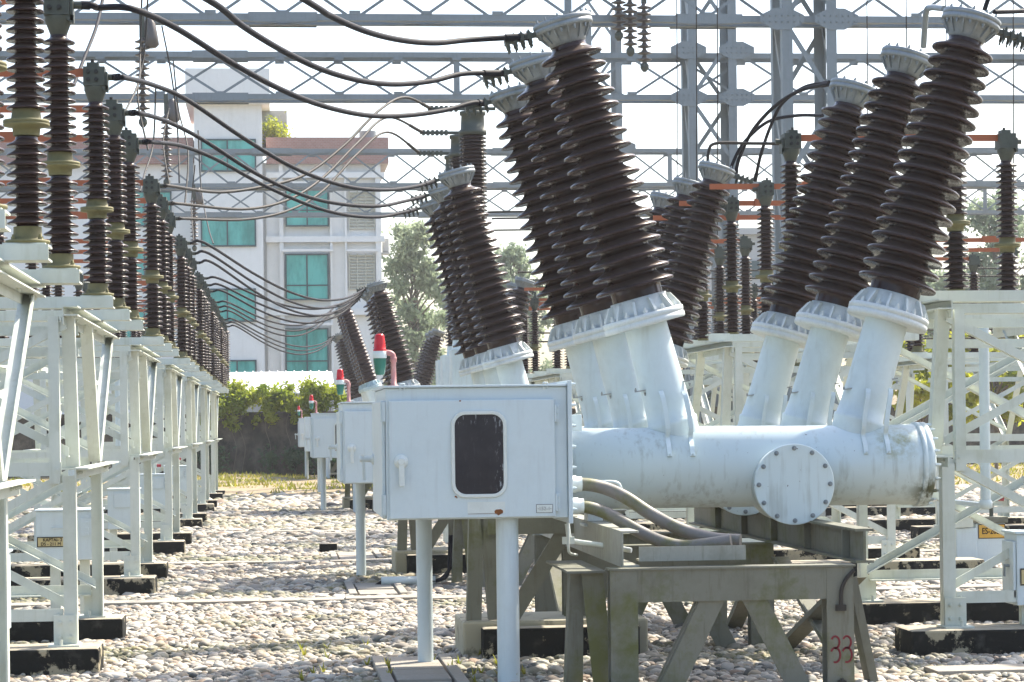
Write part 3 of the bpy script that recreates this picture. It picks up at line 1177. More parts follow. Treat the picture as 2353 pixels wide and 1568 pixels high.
def make_bushing(root, foot, top, style, seg=44, off=BR):
    foot, top = Vector(foot), Vector(top)
    ax = (top - foot).normalized()
    L = (top - foot).length
    wide = style == 'wide'
    k = 1.0 if wide else 0.86
    lf = L * 0.2575 if wide else L * 0.33           # flange height along the axis
    fl = foot + ax * lf
    t = MB()
    t.lathe(foot - ax * 0.2, ax, [(0.165 * k, 0), (0.162 * k, 0.18), (0.168 * k, 0.2), (0.168 * k, 0.225), (0.158 * k, 0.23), (0.150 * k, 0.32), (0.141 * k, lf + 0.2)], seg)
    if not wide:
        t.lathe(foot, ax, [(0.165, 0.1), (0.19, lf * 0.5), (0.185, lf - 0.02)], seg)
    t.build('turret', 'white', root, off=off)
    body = MB()
    n = 18 if wide else 20
    hc = lf + 0.155
    cap0 = L - 0.165
    pitch = (cap0 - hc) / (n + 0.75)
    if wide:
        pr = shed_profile(0.168, 0.114, 0.262, 0.205, n, pitch, hc + pitch * 0.55)
    else:
        pr = shed_profile(0.150, 0.125, 0.185, 0.160, n, pitch, hc + pitch * 0.55, ribs=False)
    pr = [(pr[0][0], hc - 0.04)] + pr + [(pr[-1][0], cap0 + 0.03)]
    body.lathe(foot, ax, pr, seg, cap0=False, cap1=False)
    bo = body.build('bushing', 'porcelain', root, off=off)
    f = MB()
    q = 1.0 if wide else 0.8
    f.lathe(foot, ax, [(0.15 * q, lf - 0.04), (0.262 * q, lf - 0.04), (0.27 * q, lf - 0.032), (0.27 * q, lf - 0.004), (0.264 * q, lf), (0.264 * q, lf + 0.004),
                       (0.27 * q, lf + 0.008), (0.27 * q, lf + 0.034), (0.262 * q, lf + 0.04), (0.212 * q, lf + 0.045), (0.198 * q, lf + 0.075), (0.186 * q, lf + 0.15), (0.165 * q, lf + 0.152)], seg)
    a, b = basis(ax)
    for i in range(12):
        w = 2 * math.pi * i / 12 + 0.2
        d = a * math.cos(w) + b * math.sin(w)
        tn = ax.cross(d)
        c = foot + ax * (lf + 0.038) - tn * 0.008
        f.prism([(0.18 * q, 0), (0.262 * q, 0), (0.262 * q, 0.014), (0.215 * q, 0.095), (0.18 * q, 0.105)], c, d, ax, tn * 0.016)
        w += math.pi / 12
        d = a * math.cos(w) + b * math.sin(w)
        f.bolt(foot + d * 0.24 * q + ax * (lf + 0.04), ax, 0.018, 0.02)
    f.build('flange', 'flange' if wide else 'blueflange', bo, off=off)
    c = MB()
    q = 1.0 if wide else 0.82
    c.lathe(foot, ax, [(0.108 * q, cap0 - 0.004), (0.118 * q, cap0), (0.125 * q, cap0 + 0.02), (0.166 * q, cap0 + 0.092), (0.186 * q, cap0 + 0.10), (0.196 * q, cap0 + 0.102),
                       (0.196 * q, cap0 + 0.130), (0.190 * q, cap0 + 0.133), (0.190 * q, cap0 + 0.137), (0.196 * q, cap0 + 0.14), (0.196 * q, cap0 + 0.163), (0.188 * q, cap0 + 0.168)], seg)
    for i in range(12):
        w = 2 * math.pi * i / 12
        d = a * math.cos(w) + b * math.sin(w)
        tn = ax.cross(d)
        c.prism([(0.115 * q, 0.02), (0.16 * q, 0.098), (0.185 * q, 0.1), (0.172 * q, 0.07), (0.135 * q, 0.02)], foot + ax * cap0 - tn * 0.005, d, ax, tn * 0.01)
        w += 0.26
        d = a * math.cos(w) + b * math.sin(w)
        c.bolt(foot + d * 0.172 * q + ax * (cap0 + 0.165), ax, 0.012, 0.016)
        c.bolt(foot + d * 0.172 * q + ax * (cap0 + 0.10), -ax, 0.012, 0.016)
    c.build('terminal_cap', 'cap', bo, off=off)
    if wide:
        # cable clamp pointing away from the breaker
        sgn = -1 if ax.x < 0 else 1
        side = (Vector((sgn, 0, 0)) - ax * (ax.x * sgn)).normalized()
        cp = foot + ax * (cap0 + 0.115)
        e = MB()
        p0, p1 = cp + side * 0.18, cp + side * 0.40
        e.bar(p0, p1, 0.075, 0.028, ax)
        for qd in (0.235, 0.285, 0.335, 0.385):
            z = cp + side * qd
            e.bar(z - Vector((0, 0.05, 0)), z + Vector((0, 0.05, 0)), 0.026, 0.042, (0, 0, 1))
            for yy in (-0.036, 0.036):
                e.bolt(z + Vector((0, yy, 0)) - ax * 0.02, -ax, 0.011, 0.03)
                e.bolt(z + Vector((0, yy, 0)) + ax * 0.02, ax, 0.011, 0.012)
        e.build('terminal_clamp', 'head', bo, off=off)
    return ax


def cabinet(root, off, full=True):
    yf, yb, x0, x1, z0, z1 = 14.25, 15.72, 0.655, 1.742, 1.036, 1.823
    b = MB()
    b.box(x0, x1, yf, yb, z0, z1)
    cb = b.build('control_cabinet', 'cabinet', root, off=off, bevel=0.006)
    b = MB()                                   # bolting flange towards the tank
    b.box(x1 + 0.001, x1 + 0.026, yf - 0.035, yb + 0.03, z0 - 0.035, z1 + 0.035)
    for k in range(7):
        b.bolt((x1 + 0.027, yf - 0.012, z0 + 0.05 + k * 0.125), (1, 0, 0), 0.012, 0.014)
    b.box(x1 + 0.03, x1 + 0.115, yf + 0.2, yf + 0.206, z1 - 0.27, z1 - 0.17)
    b.build('bolting_flange', 'cabinet', cb, off=off, bevel=0.003)
    b = MB()
    b.box(x0 - 0.012, x1 - 0.003, yf - 0.02, yb + 0.02, z1 + 0.001, z1 + 0.014)
    for x in (x0 + 0.1, x1 - 0.13):
        b.tube([(x - .012, yf - 0.005, z1 - .012), (x - .012, yf - 0.016, z1 + .024), (x + .012, yf - 0.016, z1 + .024), (x + .012, yf - 0.005, z1 - .012)], 0.006, 6)
    b.build('lid', 'cabinet', cb, off=off, bevel=0.003)
    # front door with rounded window
    b = MB()
    dx0, dx1, dz0, dz1 = 0.672, 1.664, 1.044, 1.748
    b.box(dx0, dx1, yf - 0.026, yf - 0.002, dz0, dz1)
    door = b.build('door', 'cabinet', cb, off=off, bevel=0.005)
    for z in (dz0 + 0.03, dz1 - 0.14):
        b = MB()
        b.box(dx1 + 0.004, dx1 + 0.030, yf - 0.018, yf - 0.0015, z, z + 0.11)
        b.cyl((dx1 + 0.006, yf - 0.022, z + 0.004), (dx1 + 0.006, yf - 0.022, z + 0.106), 0.007, 8)
        for q in (0.02, 0.055, 0.09):
            b.bolt((dx1 + 0.020, yf - 0.018, z + q), (0, -1, 0), 0.006, 0.006)
        b.build('hinge', 'cabinet', door, off=off)

    def rr(cx, cz, w, h, r, n=6):
        out = []
        for sx, sz, a0 in ((1, 1, 0), (-1, 1, 90), (-1, -1, 180), (1, -1, 270)):
            for i in range(n + 1):
                a = R(a0 + 90 * i / n)
                out.append((cx + sx * (w / 2 - r) + r * math.cos(a), cz + sz * (h / 2 - r) + r * math.sin(a)))
        return out
    cx, cz, w, h = 1.2075, 1.4225, 0.336, 0.520
    o1, o2 = rr(cx, cz, w, h, 0.085), rr(cx, cz, w - 0.046, h - 0.046, 0.066)
    n = len(o1)
    b = MB()
    yA, yB = yf - 0.0265, yf - 0.040
    vs = [(x, yA, z) for x, z in o1] + [(cx + (x - cx) * .985, yB, cz + (z - cz) * .99) for x, z in o1] + [(x, yB, z) for x, z in o2] + [(x, yA, z) for x, z in o2]
    fs = []
    for i in range(n):
        j = (i + 1) % n
        for k in range(3):
            fs.append((k * n + i, k * n + j, (k + 1) * n + j, (k + 1) * n + i))
    b.add(vs, fs)
    b.build('window_frame', 'lampwhite', door, off=off, bevel=0.003)
    b = MB()
    o3 = rr(cx, cz, w - 0.04, h - 0.04, 0.068)
    b.prism(o3, (0, yf - 0.0325, 0), (1, 0, 0), (0, 0, 1), (0, 0.004, 0))
    b.build('window_pane', 'glass', door, off=off)
    b = MB()
    hx, hz = 0.742, 1.385
    b.lathe((hx, yf - 0.026, hz), (0, -1, 0), [(0.043, 0), (0.043, 0.012), (0.034, 0.016), (0.022, 0.02), (0.022, 0.04), (0.018, 0.046)], 20)
    b.bar((hx, yf - 0.058, hz + 0.016), (hx + 0.002, yf - 0.064, hz - 0.148), 0.033, 0.018, (0, 1, 0))
    b.build('handle', 'lampwhite', door, off=off, bevel=0.005)
    if full:
        b = MB()
        b.box(1.549, 1.643, yf - 0.0295, yf - 0.0265, 1.070, 1.116)
        e = MB()
        e.box(1.5465, 1.6455, yf - 0.0285, yf - 0.0264, 1.0675, 1.1185)
        pl_ = b.build('nameplate', 'lampwhite', door, off=off)
        e.build('border', 'ink', pl_, off=off)
        tx = MB()
        add_text(tx, '152-1', 0.030, (1.596, yf - 0.0305, 1.092))
        for x in (1.558, 1.634):
            tx.cyl((x, yf - 0.0296, 1.092), (x, yf - 0.031, 1.092), 0.003, 8)
        tx.build('lettering', 'bolt', pl_, off=off)
        b = MB()
        b.box(1.135, 1.36, yf - 0.0275, yf - 0.0262, 1.072, 1.138)
        b.build('faded_label', 'lampwhite', door, off=off)
        b = MB()
        r = random.Random(5)
        out = [(1.318 + (0.02 + r.uniform(-.004, .008)) * math.cos(i * .52) * (1.25 if math.cos(i * .52) > 0 else 1), 1.076 + (0.016 + r.uniform(-.004, .005)) * math.sin(i * .52)) for i in range(12)]
        b.prism(out, (0, yf - 0.0285, 0), (1, 0, 0), (0, 0, 1), (0, 0.001, 0))
        b.prism([(1.143 - .006, 1.066), (1.31, 1.068), (1.31, 1.0695), (1.137, 1.068)], (0, yf - 0.0280, 0), (1, 0, 0), (0, 0, 1), (0, 0.0008, 0))
        for cxx, czz, rr_ in ((1.065, 1.172, 0.008), (1.072, 1.165, 0.005), (1.098, 1.742, 0.007)):
            b.prism([(cxx + rr_ * math.cos(i), czz + rr_ * 0.7 * math.sin(i)) for i in range(6)], (0, yf - 0.0275, 0), (1, 0, 0), (0, 0, 1), (0, 0.001, 0))
        b.build('rust_spot', 'rust', door, off=off)
    # side door facing the aisle
    b = MB()
    b.box(x0 - 0.024, x0 - 0.002, yf + 0.05, yb - 0.05, z0 + 0.01, z1 - 0.075)
    sdoor = b.build('side_door', 'cabinet', cb, off=off, bevel=0.004)
    for z in (z0 + 0.03, z1 - 0.20):
        b = MB()
        b.box(x0 - 0.020, x0 - 0.0015, yf + 0.004, yf + 0.046, z, z + 0.12)
        b.cyl((x0 - 0.022, yf + 0.047, z), (x0 - 0.022, yf + 0.047, z + 0.12), 0.008, 8)
        b.build('hinge', 'cabinet', sdoor, off=off)
    b = MB()
    hy, hz = yb - 0.22, 1.385
    b.lathe((x0 - 0.024, hy, hz), (-1, 0, 0), [(0.036, 0), (0.036, 0.01), (0.02, 0.016), (0.018, 0.07), (0.022, 0.072), (0.018, 0.09)], 16)
    b.bar((x0 - 0.095, hy, hz + 0.03), (x0 - 0.085, hy, hz - 0.135), 0.022, 0.02, (1, 0, 0))
    b.build('handle', 'lampwhite', sdoor, off=off, bevel=0.004)
    return cb


def tank(root, off, yc, front):
    x0, x1, zc, r = 1.86, 4.245, 1.302, 0.264
    b = MB()
    b.lathe((x0, yc, zc), (1, 0, 0), [(r * 0.6, -0.05), (r, 0), (r, x1 - x0 - 0.14), (r * 1.012, x1 - x0 - 0.135), (r * 1.012, x1 - x0 - 0.05)], 64)
    tk = b.build('tank', 'tank', root, off=off)
    b = MB()
    b.lathe((x1 - 0.05, yc, zc), (1, 0, 0), [(r * 0.9, 0), (r * 1.055, 0.002), (r * 1.06, 0.03), (r * 1.04, 0.034), (r * 1.04, 0.038), (r * 1.06, 0.042), (r * 1.05, 0.075), (r * 0.97, 0.088), (r * 0.5, 0.125)], 64)
    for p in ring_pts((x1 + 0.03, yc, zc), (1, 0, 0), r * 1.0, 18):
        b.bolt(p, (1, 0, 0), 0.013, 0.02)
    b.build('end_flange', 'tank', tk, off=off)
    b = MB()
    px_, pz = 3.305, 1.192
    b.lathe((px_, yc - 0.05, pz), (0, -1, 0), [(0.243, 0), (0.243, 0.335), (0.258, 0.337), (0.260, 0.345), (0.260, 0.372), (0.256, 0.375)], 56)
    pt = b.build('inspection_cover', 'tank', tk, off=off)
    b = MB()
    for i in range(12):
        w = 2 * math.pi * i / 12 + math.pi / 2
        p = (px_ + 0.232 * math.cos(w), yc - 0.4245, pz + 0.232 * math.sin(w))
        b.lathe(p, (0, -1, 0), [(0.0155, 0), (0.0155, 0.003)], 14, False)
        b.bolt((p[0], p[1] - 0.004, p[2]), (0, -1, 0), 0.011, 0.012)
    b.build('bolt_ring', 'cap', pt, off=off)
    # straps of the turrets running down over the tank
    for (fx, tx) in ((2.59, 1.89), (3.83, 4.637)):
        for dx in (-0.035, 0.115):
            x = fx + dx + (-0.03 if fx < 3 else 0.02)
            slope = (tx - fx) / (4.24 - 1.587)
            pts = [(x + slope * 0.14, yc - 0.165, 1.80), (x + slope * 0.11, yc - 0.197, 1.76), (x + slope * 0.05, yc - 0.207, 1.67), (x, yc - 0.212, 1.56)]
            for z in (1.50, 1.44, 1.38):
                yy = math.sqrt(max(0.01, r * r - (z - zc) ** 2)) + 0.012
                pts.append((x, yc - yy, z))
            s = MB()
            pts = smooth_path(pts, 4)
            for i in range(len(pts) - 1):
                s.bar(pts[i], pts[i + 1] + (pts[i + 1] - pts[i]) * 0.1, 0.03, 0.012, (0, 1, 0))
            s.bolt(Vector(pts[-1]) + Vector((0, -0.006, 0.012)), (0, -1, 0), 0.008, 0.008)
            s.build('strap', 'white', root, off=off)
        s = MB()
        for sx, z in ((-0.155, 1.80), (0.14, 1.86)):
            x = fx + sx + slope * 0.25
            s.bar((x - 0.035, yc - 0.06, z), (x + 0.035, yc - 0.075, z + 0.01), 0.03, 0.008, (0, 0, 1))
            s.bolt((x - 0.03, yc - 0.062, z + 0.004), (0, 0, 1), 0.008, 0.012)
            s.bolt((x + 0.03, yc - 0.072, z - 0.004), (0, 0, -1), 0.008, 0.012)
        s.build('earth_lug', 'bolt', root, off=off)
    # saddle feet on the skid beams
    for x in (2.06, 3.455):
        s = MB()
        s.box(x - 0.05, x + 0.05, yc - 0.09, yc + 0.09, 0.928, 1.12)
        s.box(x - 0.075, x + 0.075, yc - 0.12, yc + 0.12, 0.928, 0.945)
        s.bar((x + 0.07, yc - 0.05, 1.00), (x + 0.13, yc - 0.05, 1.00), 0.06, 0.06)
        s.build('saddle', 'flange', root, off=off, bevel=0.004)


def tank_mat():
    m = bpy.data.materials.new('tank_white_paint')
    t = NT(m)
    p = t.pos()
    c = t.mix(t.ramp(t.noise(p, 1.6, 6, 0.6), 0.5, 0.8, 0, 0.16), (0.56, 0.635, 0.63), (0.40, 0.43, 0.40))
    st = t.mul(t.noise(t.pos((14, 14, 0.9)), 1.6, 5, 0.6), t.ramp(t.noise(p, 2.2, 4, 0.6), 0.35, 0.6, 0.8, 1.1))
    c = t.mix(t.ramp(st, 0.52, 0.72, 0, 0.45), c, (0.27, 0.285, 0.24))
    # moss patch near the right-hand turret and end flange (a stain with its own place on the breaker)
    tc = t.n('ShaderNodeTexCoord')
    def blob(cx, cy, cz, r0):
        vm = t.n('ShaderNodeVectorMath', operation='DISTANCE')
        t.link(tc.outputs['Object'], vm.inputs[0])
        vm.inputs[1].default_value = (cx - BR.x, cy - BR.y, cz - BR.z)
        return t.ramp(vm.outputs['Value'], r0, r0 * 0.35)
    n = t.ramp(t.noise(p, 15, 6, 0.7), 0.40, 0.62)
    f1 = t.mul(blob(4.03, 15.25, 1.48, 0.19), n)
    c = t.mix(t.mul(f1, 0.8), c, (0.27, 0.255, 0.085))
    f2 = t.mul(blob(4.27, 15.28, 1.10, 0.20), t.ramp(t.noise(t.pos((1, 1, 0.5)), 16, 6, 0.7), 0.36, 0.55))
    c = t.mix(t.mul(f2, 0.95), c, (0.06, 0.062, 0.012))
    sp = t.noise(p, 34, 2, 0.5)
    c = t.mix(t.ramp(sp, 0.74, 0.77, 0, 0.8), c, (0.08, 0.06, 0.05))
    t.set(c, 0.38)
    return m


M['tank'] = tank_mat()


def make_breaker():
    root = empty('circuit_breaker', BR)
    off = BR
    for k in range(3):
        y = Y0 + PH * k
        make_bushing(root, (2.59, y, 1.587), (1.89, y, 4.232), 'wide')
        make_bushing(root, (3.83, y, 1.587), (4.637, y, 4.268), 'wide')
        tank(root, off, y, k == 0)
    cabinet(root, off)
    # cabinet posts
    for (x, y, r, z0) in ((1.385, 14.38, 0.068, 0.0), (0.955, 15.55, 0.051, 0.06)):
        b = MB()
        b.cyl((x, y, z0), (x, y, 1.037), r, 24)
        b.build('post', 'cabinet', root, off=off)
    # support stand: two bents joined by skids
    zt = 0.742

    def bent(y, sgn):
        kx = 0.942 if y < 15 else 0.962
        X = lambda x: x * kx
        for x0, x1 in ((X(2.041), X(2.211)), (X(3.397), X(3.567))):
            b = MB()
            b.box(x0, x1, y, y + 0.014, -0.05, zt - 0.001)
            b.box((x0 + x1) / 2 - 0.006, (x0 + x1) / 2 + 0.006, y + 0.0145, y + 0.12, -0.05, zt - 0.002)
            b.box(x0, x1, y + 0.1205, y + 0.135, -0.05, zt - 0.001)
            b.build('leg', 'stand', root, off=off)
        b = MB()
        b.box(X(2.212), X(3.396), y + 0.001, y + 0.013, 0.555, zt - 0.0005)
        b.box(X(2.03), X(3.58), y - 0.012, y + 0.15, zt + 0.0005, zt + 0.012)
        b.box(X(2.212), X(3.396), y + 0.0135, y + 0.09, 0.555, 0.566)
        b.build('beam', 'stand', root, off=off)
        for (xa, xb) in ((X(2.70), X(2.36)), (X(2.925), X(3.27))):
            b = MB()
            d = 0.075
            b.prism([(xa - d, 0.60), (xa + d, 0.60), (xb + d, -0.05), (xb - d, -0.05)], (0, y + 0.016, 0), (1, 0, 0), (0, 0, 1), (0, 0.012, 0))
            s = 1 if xa < xb else -1
            b.prism([(xa + s * d - 0.012, 0.60), (xa + s * d, 0.60), (xb + s * d, -0.05), (xb + s * d - 0.012, -0.05)], (0, y + 0.0285, 0), (1, 0, 0), (0, 0, 1), (0, 0.075, 0))
            b.build('brace', 'stand', root, off=off)
    bent(13.76, 1)
    bent(16.35, 1)
    bent(18.1, 1)
    for x in (1.99, 3.38):
        for ya, yb in (((14.0, 16.3), (16.3, 14.0), (16.6, 18.0), (18.0, 16.6)) if x > 3 else ((18.0, 16.6),)):
            b = MB()
            b.ang((x + (0.02 if ya > yb else 0), ya, 0.66), (x + (0.02 if ya > yb else 0), yb, -0.03), (1, 0, 0), (0, 1 if ya < yb else -1, 0), 0.12, 0.012)
            b.build('brace', 'stand', root, off=off)
    b = MB()
    b.ang((3.38, 13.95, 0.66), (3.52, 13.95, -0.05), (0, 1, 0), (1, 0, 0), 0.16, 0.014, 0.05)
    b.build('brace', 'stand', root, off=off)
    # splayed outer legs on the left with their cap plate
    b = MB()
    b.box(1.70, 1.925, 13.98, 15.1, 0.716, 0.730)
    b.build('cap_plate', 'stand', root, off=off)
    b = MB()
    b.prism([(1.735, 0.715), (1.815, 0.715), (1.80, -0.05), (1.695, -0.05)], (0, 14.12, 0), (1, 0, 0), (0, 0, 1), (0, 0.014, 0))
    b.prism([(1.735, 0.715), (1.749, 0.715), (1.709, -0.05), (1.695, -0.05)], (0, 14.1345, 0), (1, 0, 0), (0, 0, 1), (0, 0.12, 0))
    b.build('leg', 'stand', root, off=off)
    b = MB()
    b.prism([(1.79, 0.715), (1.918, 0.715), (1.99, -0.05), (1.865, -0.05)], (0, 14.04, 0), (1, 0, 0), (0, 0, 1), (0, 0.014, 0))
    b.prism([(1.904, 0.715), (1.918, 0.715), (1.99, -0.05), (1.976, -0.05)], (0, 14.0545, 0), (1, 0, 0), (0, 0, 1), (0, 0.06, 0))
    b.build('leg', 'mossleg', root, off=off)
    # skids along the row
    b = MB()
    b.chan((2.005, 13.86, zt + 0.0125), (2.005, 19.6, zt + 0.0125), (1, 0, 0), (0, 0, 1), 0.105, 0.212, 0.012)
    b.build('skid', 'skid', root, off=off)
    b = MB()
    b.ibeam((3.455, 13.86, zt + 0.0125), (3.455, 19.6, zt + 0.0125), (1, 0, 0), (0, 0, 1), 0.11, 0.203, 0.016)
    for k in range(5):
        y = 14.2 + 1.05 * k
        b.box(3.402, 3.446, y, y + 0.012, zt + 0.03, zt + 0.198)
    b.build('skid', 'stand', root, off=off)
    b = MB()
    b.ang((2.115, 13.90, 0.785), (2.75, 13.90, 0.785), (0, 1, 0), (0, 0, 1), 0.12, 0.012, 0.085)
    b.build('cable_tray', 'skid', root, off=off)
    # pipes and conduits between cabinet and stand
    for name, uv, rr in (('hose', [(1318, 1113), (1352, 1114), (1395, 1124), (1440, 1145), (1490, 1178), (1545, 1208), (1600, 1229), (1650, 1240), (1702, 1243)], 0.0405),
                         ('hose', [(1318, 1163), (1350, 1166), (1385, 1176), (1425, 1196), (1470, 1222), (1520, 1245), (1570, 1256), (1620, 1252), (1680, 1243)], 0.0395)):
        b = MB()
        pts = [at(u, v, 14.40 - 0.055 * max(0, k - 2) + (0.075 if uv[0][1] < 1140 else 0)) for k, (u, v) in enumerate(uv)]
        pts = [Vector((1.775, pts[0].y, pts[0].z))] + pts[1:]
        b.tube(smooth_path(pts, 8), rr, 18)
        h = b.build('hose', 'hose', root, off=off)
        b = MB()
        b.lathe((1.769, pts[0].y, pts[0].z), (1, 0, 0), [(0.052, 0), (0.052, 0.05), (0.046, 0.055), (0.046, 0.085)], 24)
        b.build('coupling', 'lampwhite', h, off=off)
    b = MB()
    b.tube(smooth_path([at(1380, 1108, 15.0), at(1405, 1108, 15.0), at(1420, 1112, 15.0), at(1426, 1124, 15.0), at(1427, 1150, 15.0)], 5), 0.013, 10)
    b.tube(smooth_path([(1.79, 14.7, 0.98), (1.80, 14.7, 0.90), (1.83, 14.75, 0.87), (2.0, 14.66, 0.845), (2.17, 14.57, 0.815)], 5), 0.016, 10)
    b.tube(smooth_path([(1.785, 14.62, 1.03), (1.785, 14.62, 0.85), (1.80, 14.66, 0.80), (1.86, 14.8, 0.78)], 5), 0.009, 8)
    b.box(1.755, 1.83, 14.66, 14.685, 0.855, 0.90)
    b.build('conduit', 'lampwhite', root, off=off)
    b = MB()
    b.tube(smooth_path([(3.36, 13.745, 0.72), (3.31, 13.745, 0.665), (3.285, 13.745, 0.605), (3.28, 13.745, 0.52)], 5), 0.012, 8)
    b.box(3.25, 3.31, 13.732, 13.7585, 0.485, 0.52)
    b.build('earth_cable', 'wire', root, off=off)
    # support under the cabinet side
    for dx, sx in ((0.0, -0.03), (0.07, 0.05)):
        b = MB()
        b.ang((1.30 + dx, 16.15, 1.0), (1.30 + dx + sx, 16.1, 0.28), (1, 0, 0), (0, 1, 0), 0.10, 0.012)
        b.build('leg', 'stand', root, off=off)
    b = MB()
    b.box(1.42, 2.03, 16.10, 16.114, 0.855, 0.97)
    b.build('beam', 'stand', root, off=off)
    b = MB()
    b.bar((1.94, 16.13, 0.86), (1.57, 16.13, 0.28), 0.11, 0.012, (0, 1, 0))
    b.build('brace', 'stand', root, off=off)
    # red figures painted on the front right leg
    b = MB()
    for cx in (3.247, 3.316):
        for zc, rx, rz in ((0.300, 0.025, 0.035), (0.225, 0.029, 0.043)):
            pts = []
            for i in range(13):
                a = R(150 - 255 * i / 12) if zc > 0.2 else R(105 - 250 * i / 12)
                pts.append(Vector((cx + rx * math.cos(a), 13.7585, zc + rz * math.sin(a))))
            for i in range(12):
                b.bar(pts[i], pts[i + 1] + (pts[i + 1] - pts[i]) * 0.3, 0.0115, 0.0025, (0, 1, 0))
    fig = b.build('painted_number', 'redpaint', root, off=off)
    b = MB()
    b.box(3.258, 3.304, 13.725, 13.7585, 0.045, 0.078)
    b.cyl((3.281, 13.74, 0.078), (3.281, 13.74, 0.09), 0.01, 8)
    b.build('junction_box', 'dark', root, off=off)
    return root, fig


brk, fig33 = make_breaker()
tag(brk, 'nearest white circuit breaker, number 33 on its leg, dark-windowed cabinet at left', 'circuit breaker', 'circuit breakers along the gravel aisle')
bl = ['second circuit breaker, its bushings leaning left behind the front cabinet', 'third circuit breaker, small leaning bushings above the front warning lamp',
      'distant circuit breaker, its tiny bushings in front of the shed roof', 'farthest circuit breaker, only its cabinet edge beside the boundary wall']
for k, dy in enumerate((9.2, 28.5, 52.0)):
    c = copy_tree(brk)
    c.location = BR + Vector((0, dy, 0))
    c['label'] = bl[k]
    for x in kids(c):
        if x.name.startswith('painted_number'):
            bpy.data.objects.remove(x)
        elif x.name.startswith('post'):
            x.location.x += 0.05 if x.data.vertices[0].co.y < -2 else -0.09

# warning lamps on the cabinets
def lamp(x, y, z, label):
    root = empty('warning_lamp', (x, y, z))
    tag(root, label, 'warning lamp', 'red and green warning lamps on cabinets')
    o = Vector((0, 0, 0))
    b = MB()
    b.lathe((0, 0, 0), (0, 0, 1), [(0.034, 0), (0.034, 0.012), (0.018, 0.02), (0.0165, 0.16), (0.021, 0.162), (0.021, 0.19), (0.018, 0.192)], 14)
    b.tube(smooth_path([(0, 0, 0.185), (-0.004, 0, 0.205), (-0.025, 0, 0.218), (-0.06, 0, 0.22)], 5), 0.0175, 12)
    b.build('bracket_pipe', 'pipe_red', root)
    lx = -0.085
    b = MB()
    b.lathe((lx, 0, 0.185), (0, 0, 1), [(0.041, 0), (0.044, 0.004), (0.044, 0.04), (0.041, 0.044)], 24)
    b.build('band', 'lampwhite', root)
    b = MB()
    b.lathe((lx, 0, 0.2295), (0, 0, 1), [(0.041, 0), (0.041, 0.012), (0.038, 0.014), (0.036, 0.05), (0.030, 0.095), (0.026, 0.104), (0.012, 0.108)], 24)
    b.build('red_lens', 'redlens', root)
    b = MB()
    b.lathe((lx, 0, 0.1845), (0, 0, -1), [(0.041, 0), (0.041, 0.015), (0.037, 0.05), (0.030, 0.098), (0.022, 0.105)], 24)
    b.build('green_lens', 'greenlens', root)
    return root


lamp(0.742, 15.0, 1.838, 'largest red and green warning lamp, on the front cabinet')
lamp(0.742, 24.2, 1.838, 'warning lamp on the second cabinet, left of the biggest lamp')
lamp(0.742, 43.5, 1.838, 'small warning lamp on the third cabinet before the vines')
lamp(0.742, 67.0, 1.838, 'tiny warning lamp on the distant cabinet')

# other make of breaker with blue flange, standing beyond the second one
root = empty('circuit_breaker', (3.0, 56.6, 0))
tag(root, 'breaker with smooth brown bushings and blue flanges behind the second warning lamp', 'circuit breaker', 'circuit breakers along the gravel aisle')
o2 = Vector((3.0, 56.6, 0))
for k in range(3):
    y = 55.0 + PH * k
    s = 1.18
    make_bushing(root, (2.55, y, 1.55), (1.60, y, 4.40), 'narrow', 32, o2)
    make_bushing(root, (3.83, y, 1.55), (4.75, y, 4.40), 'narrow', 32, o2)
    b = MB()
    b.lathe((1.9, y, 1.3), (1, 0, 0), [(0.2, -0.04), (0.28, 0), (0.28, 2.5), (0.3, 2.5), (0.3, 2.56), (0.2, 2.6)], 32)
    b.build('tank', 'white', root, off=o2)
for x in (2.1, 3.5):
    for y in (55.0, 58.2):
        b = MB()
        b.box(x, x + 0.16, y, y + 0.16, 0, 1.05)
        b.build('leg', 'stand', root, off=o2)
b = MB()
b.box(0.66, 1.74, 54.2, 55.0, 1.04, 1.82)
b.build('control_cabinet', 'cabinet', root, off=o2, bevel=0.006)
b = MB()
b.cyl((1.0, 54.8, 0), (1.0, 54.8, 1.038), 0.055, 16)
b.build('post', 'cabinet', root, off=o2)


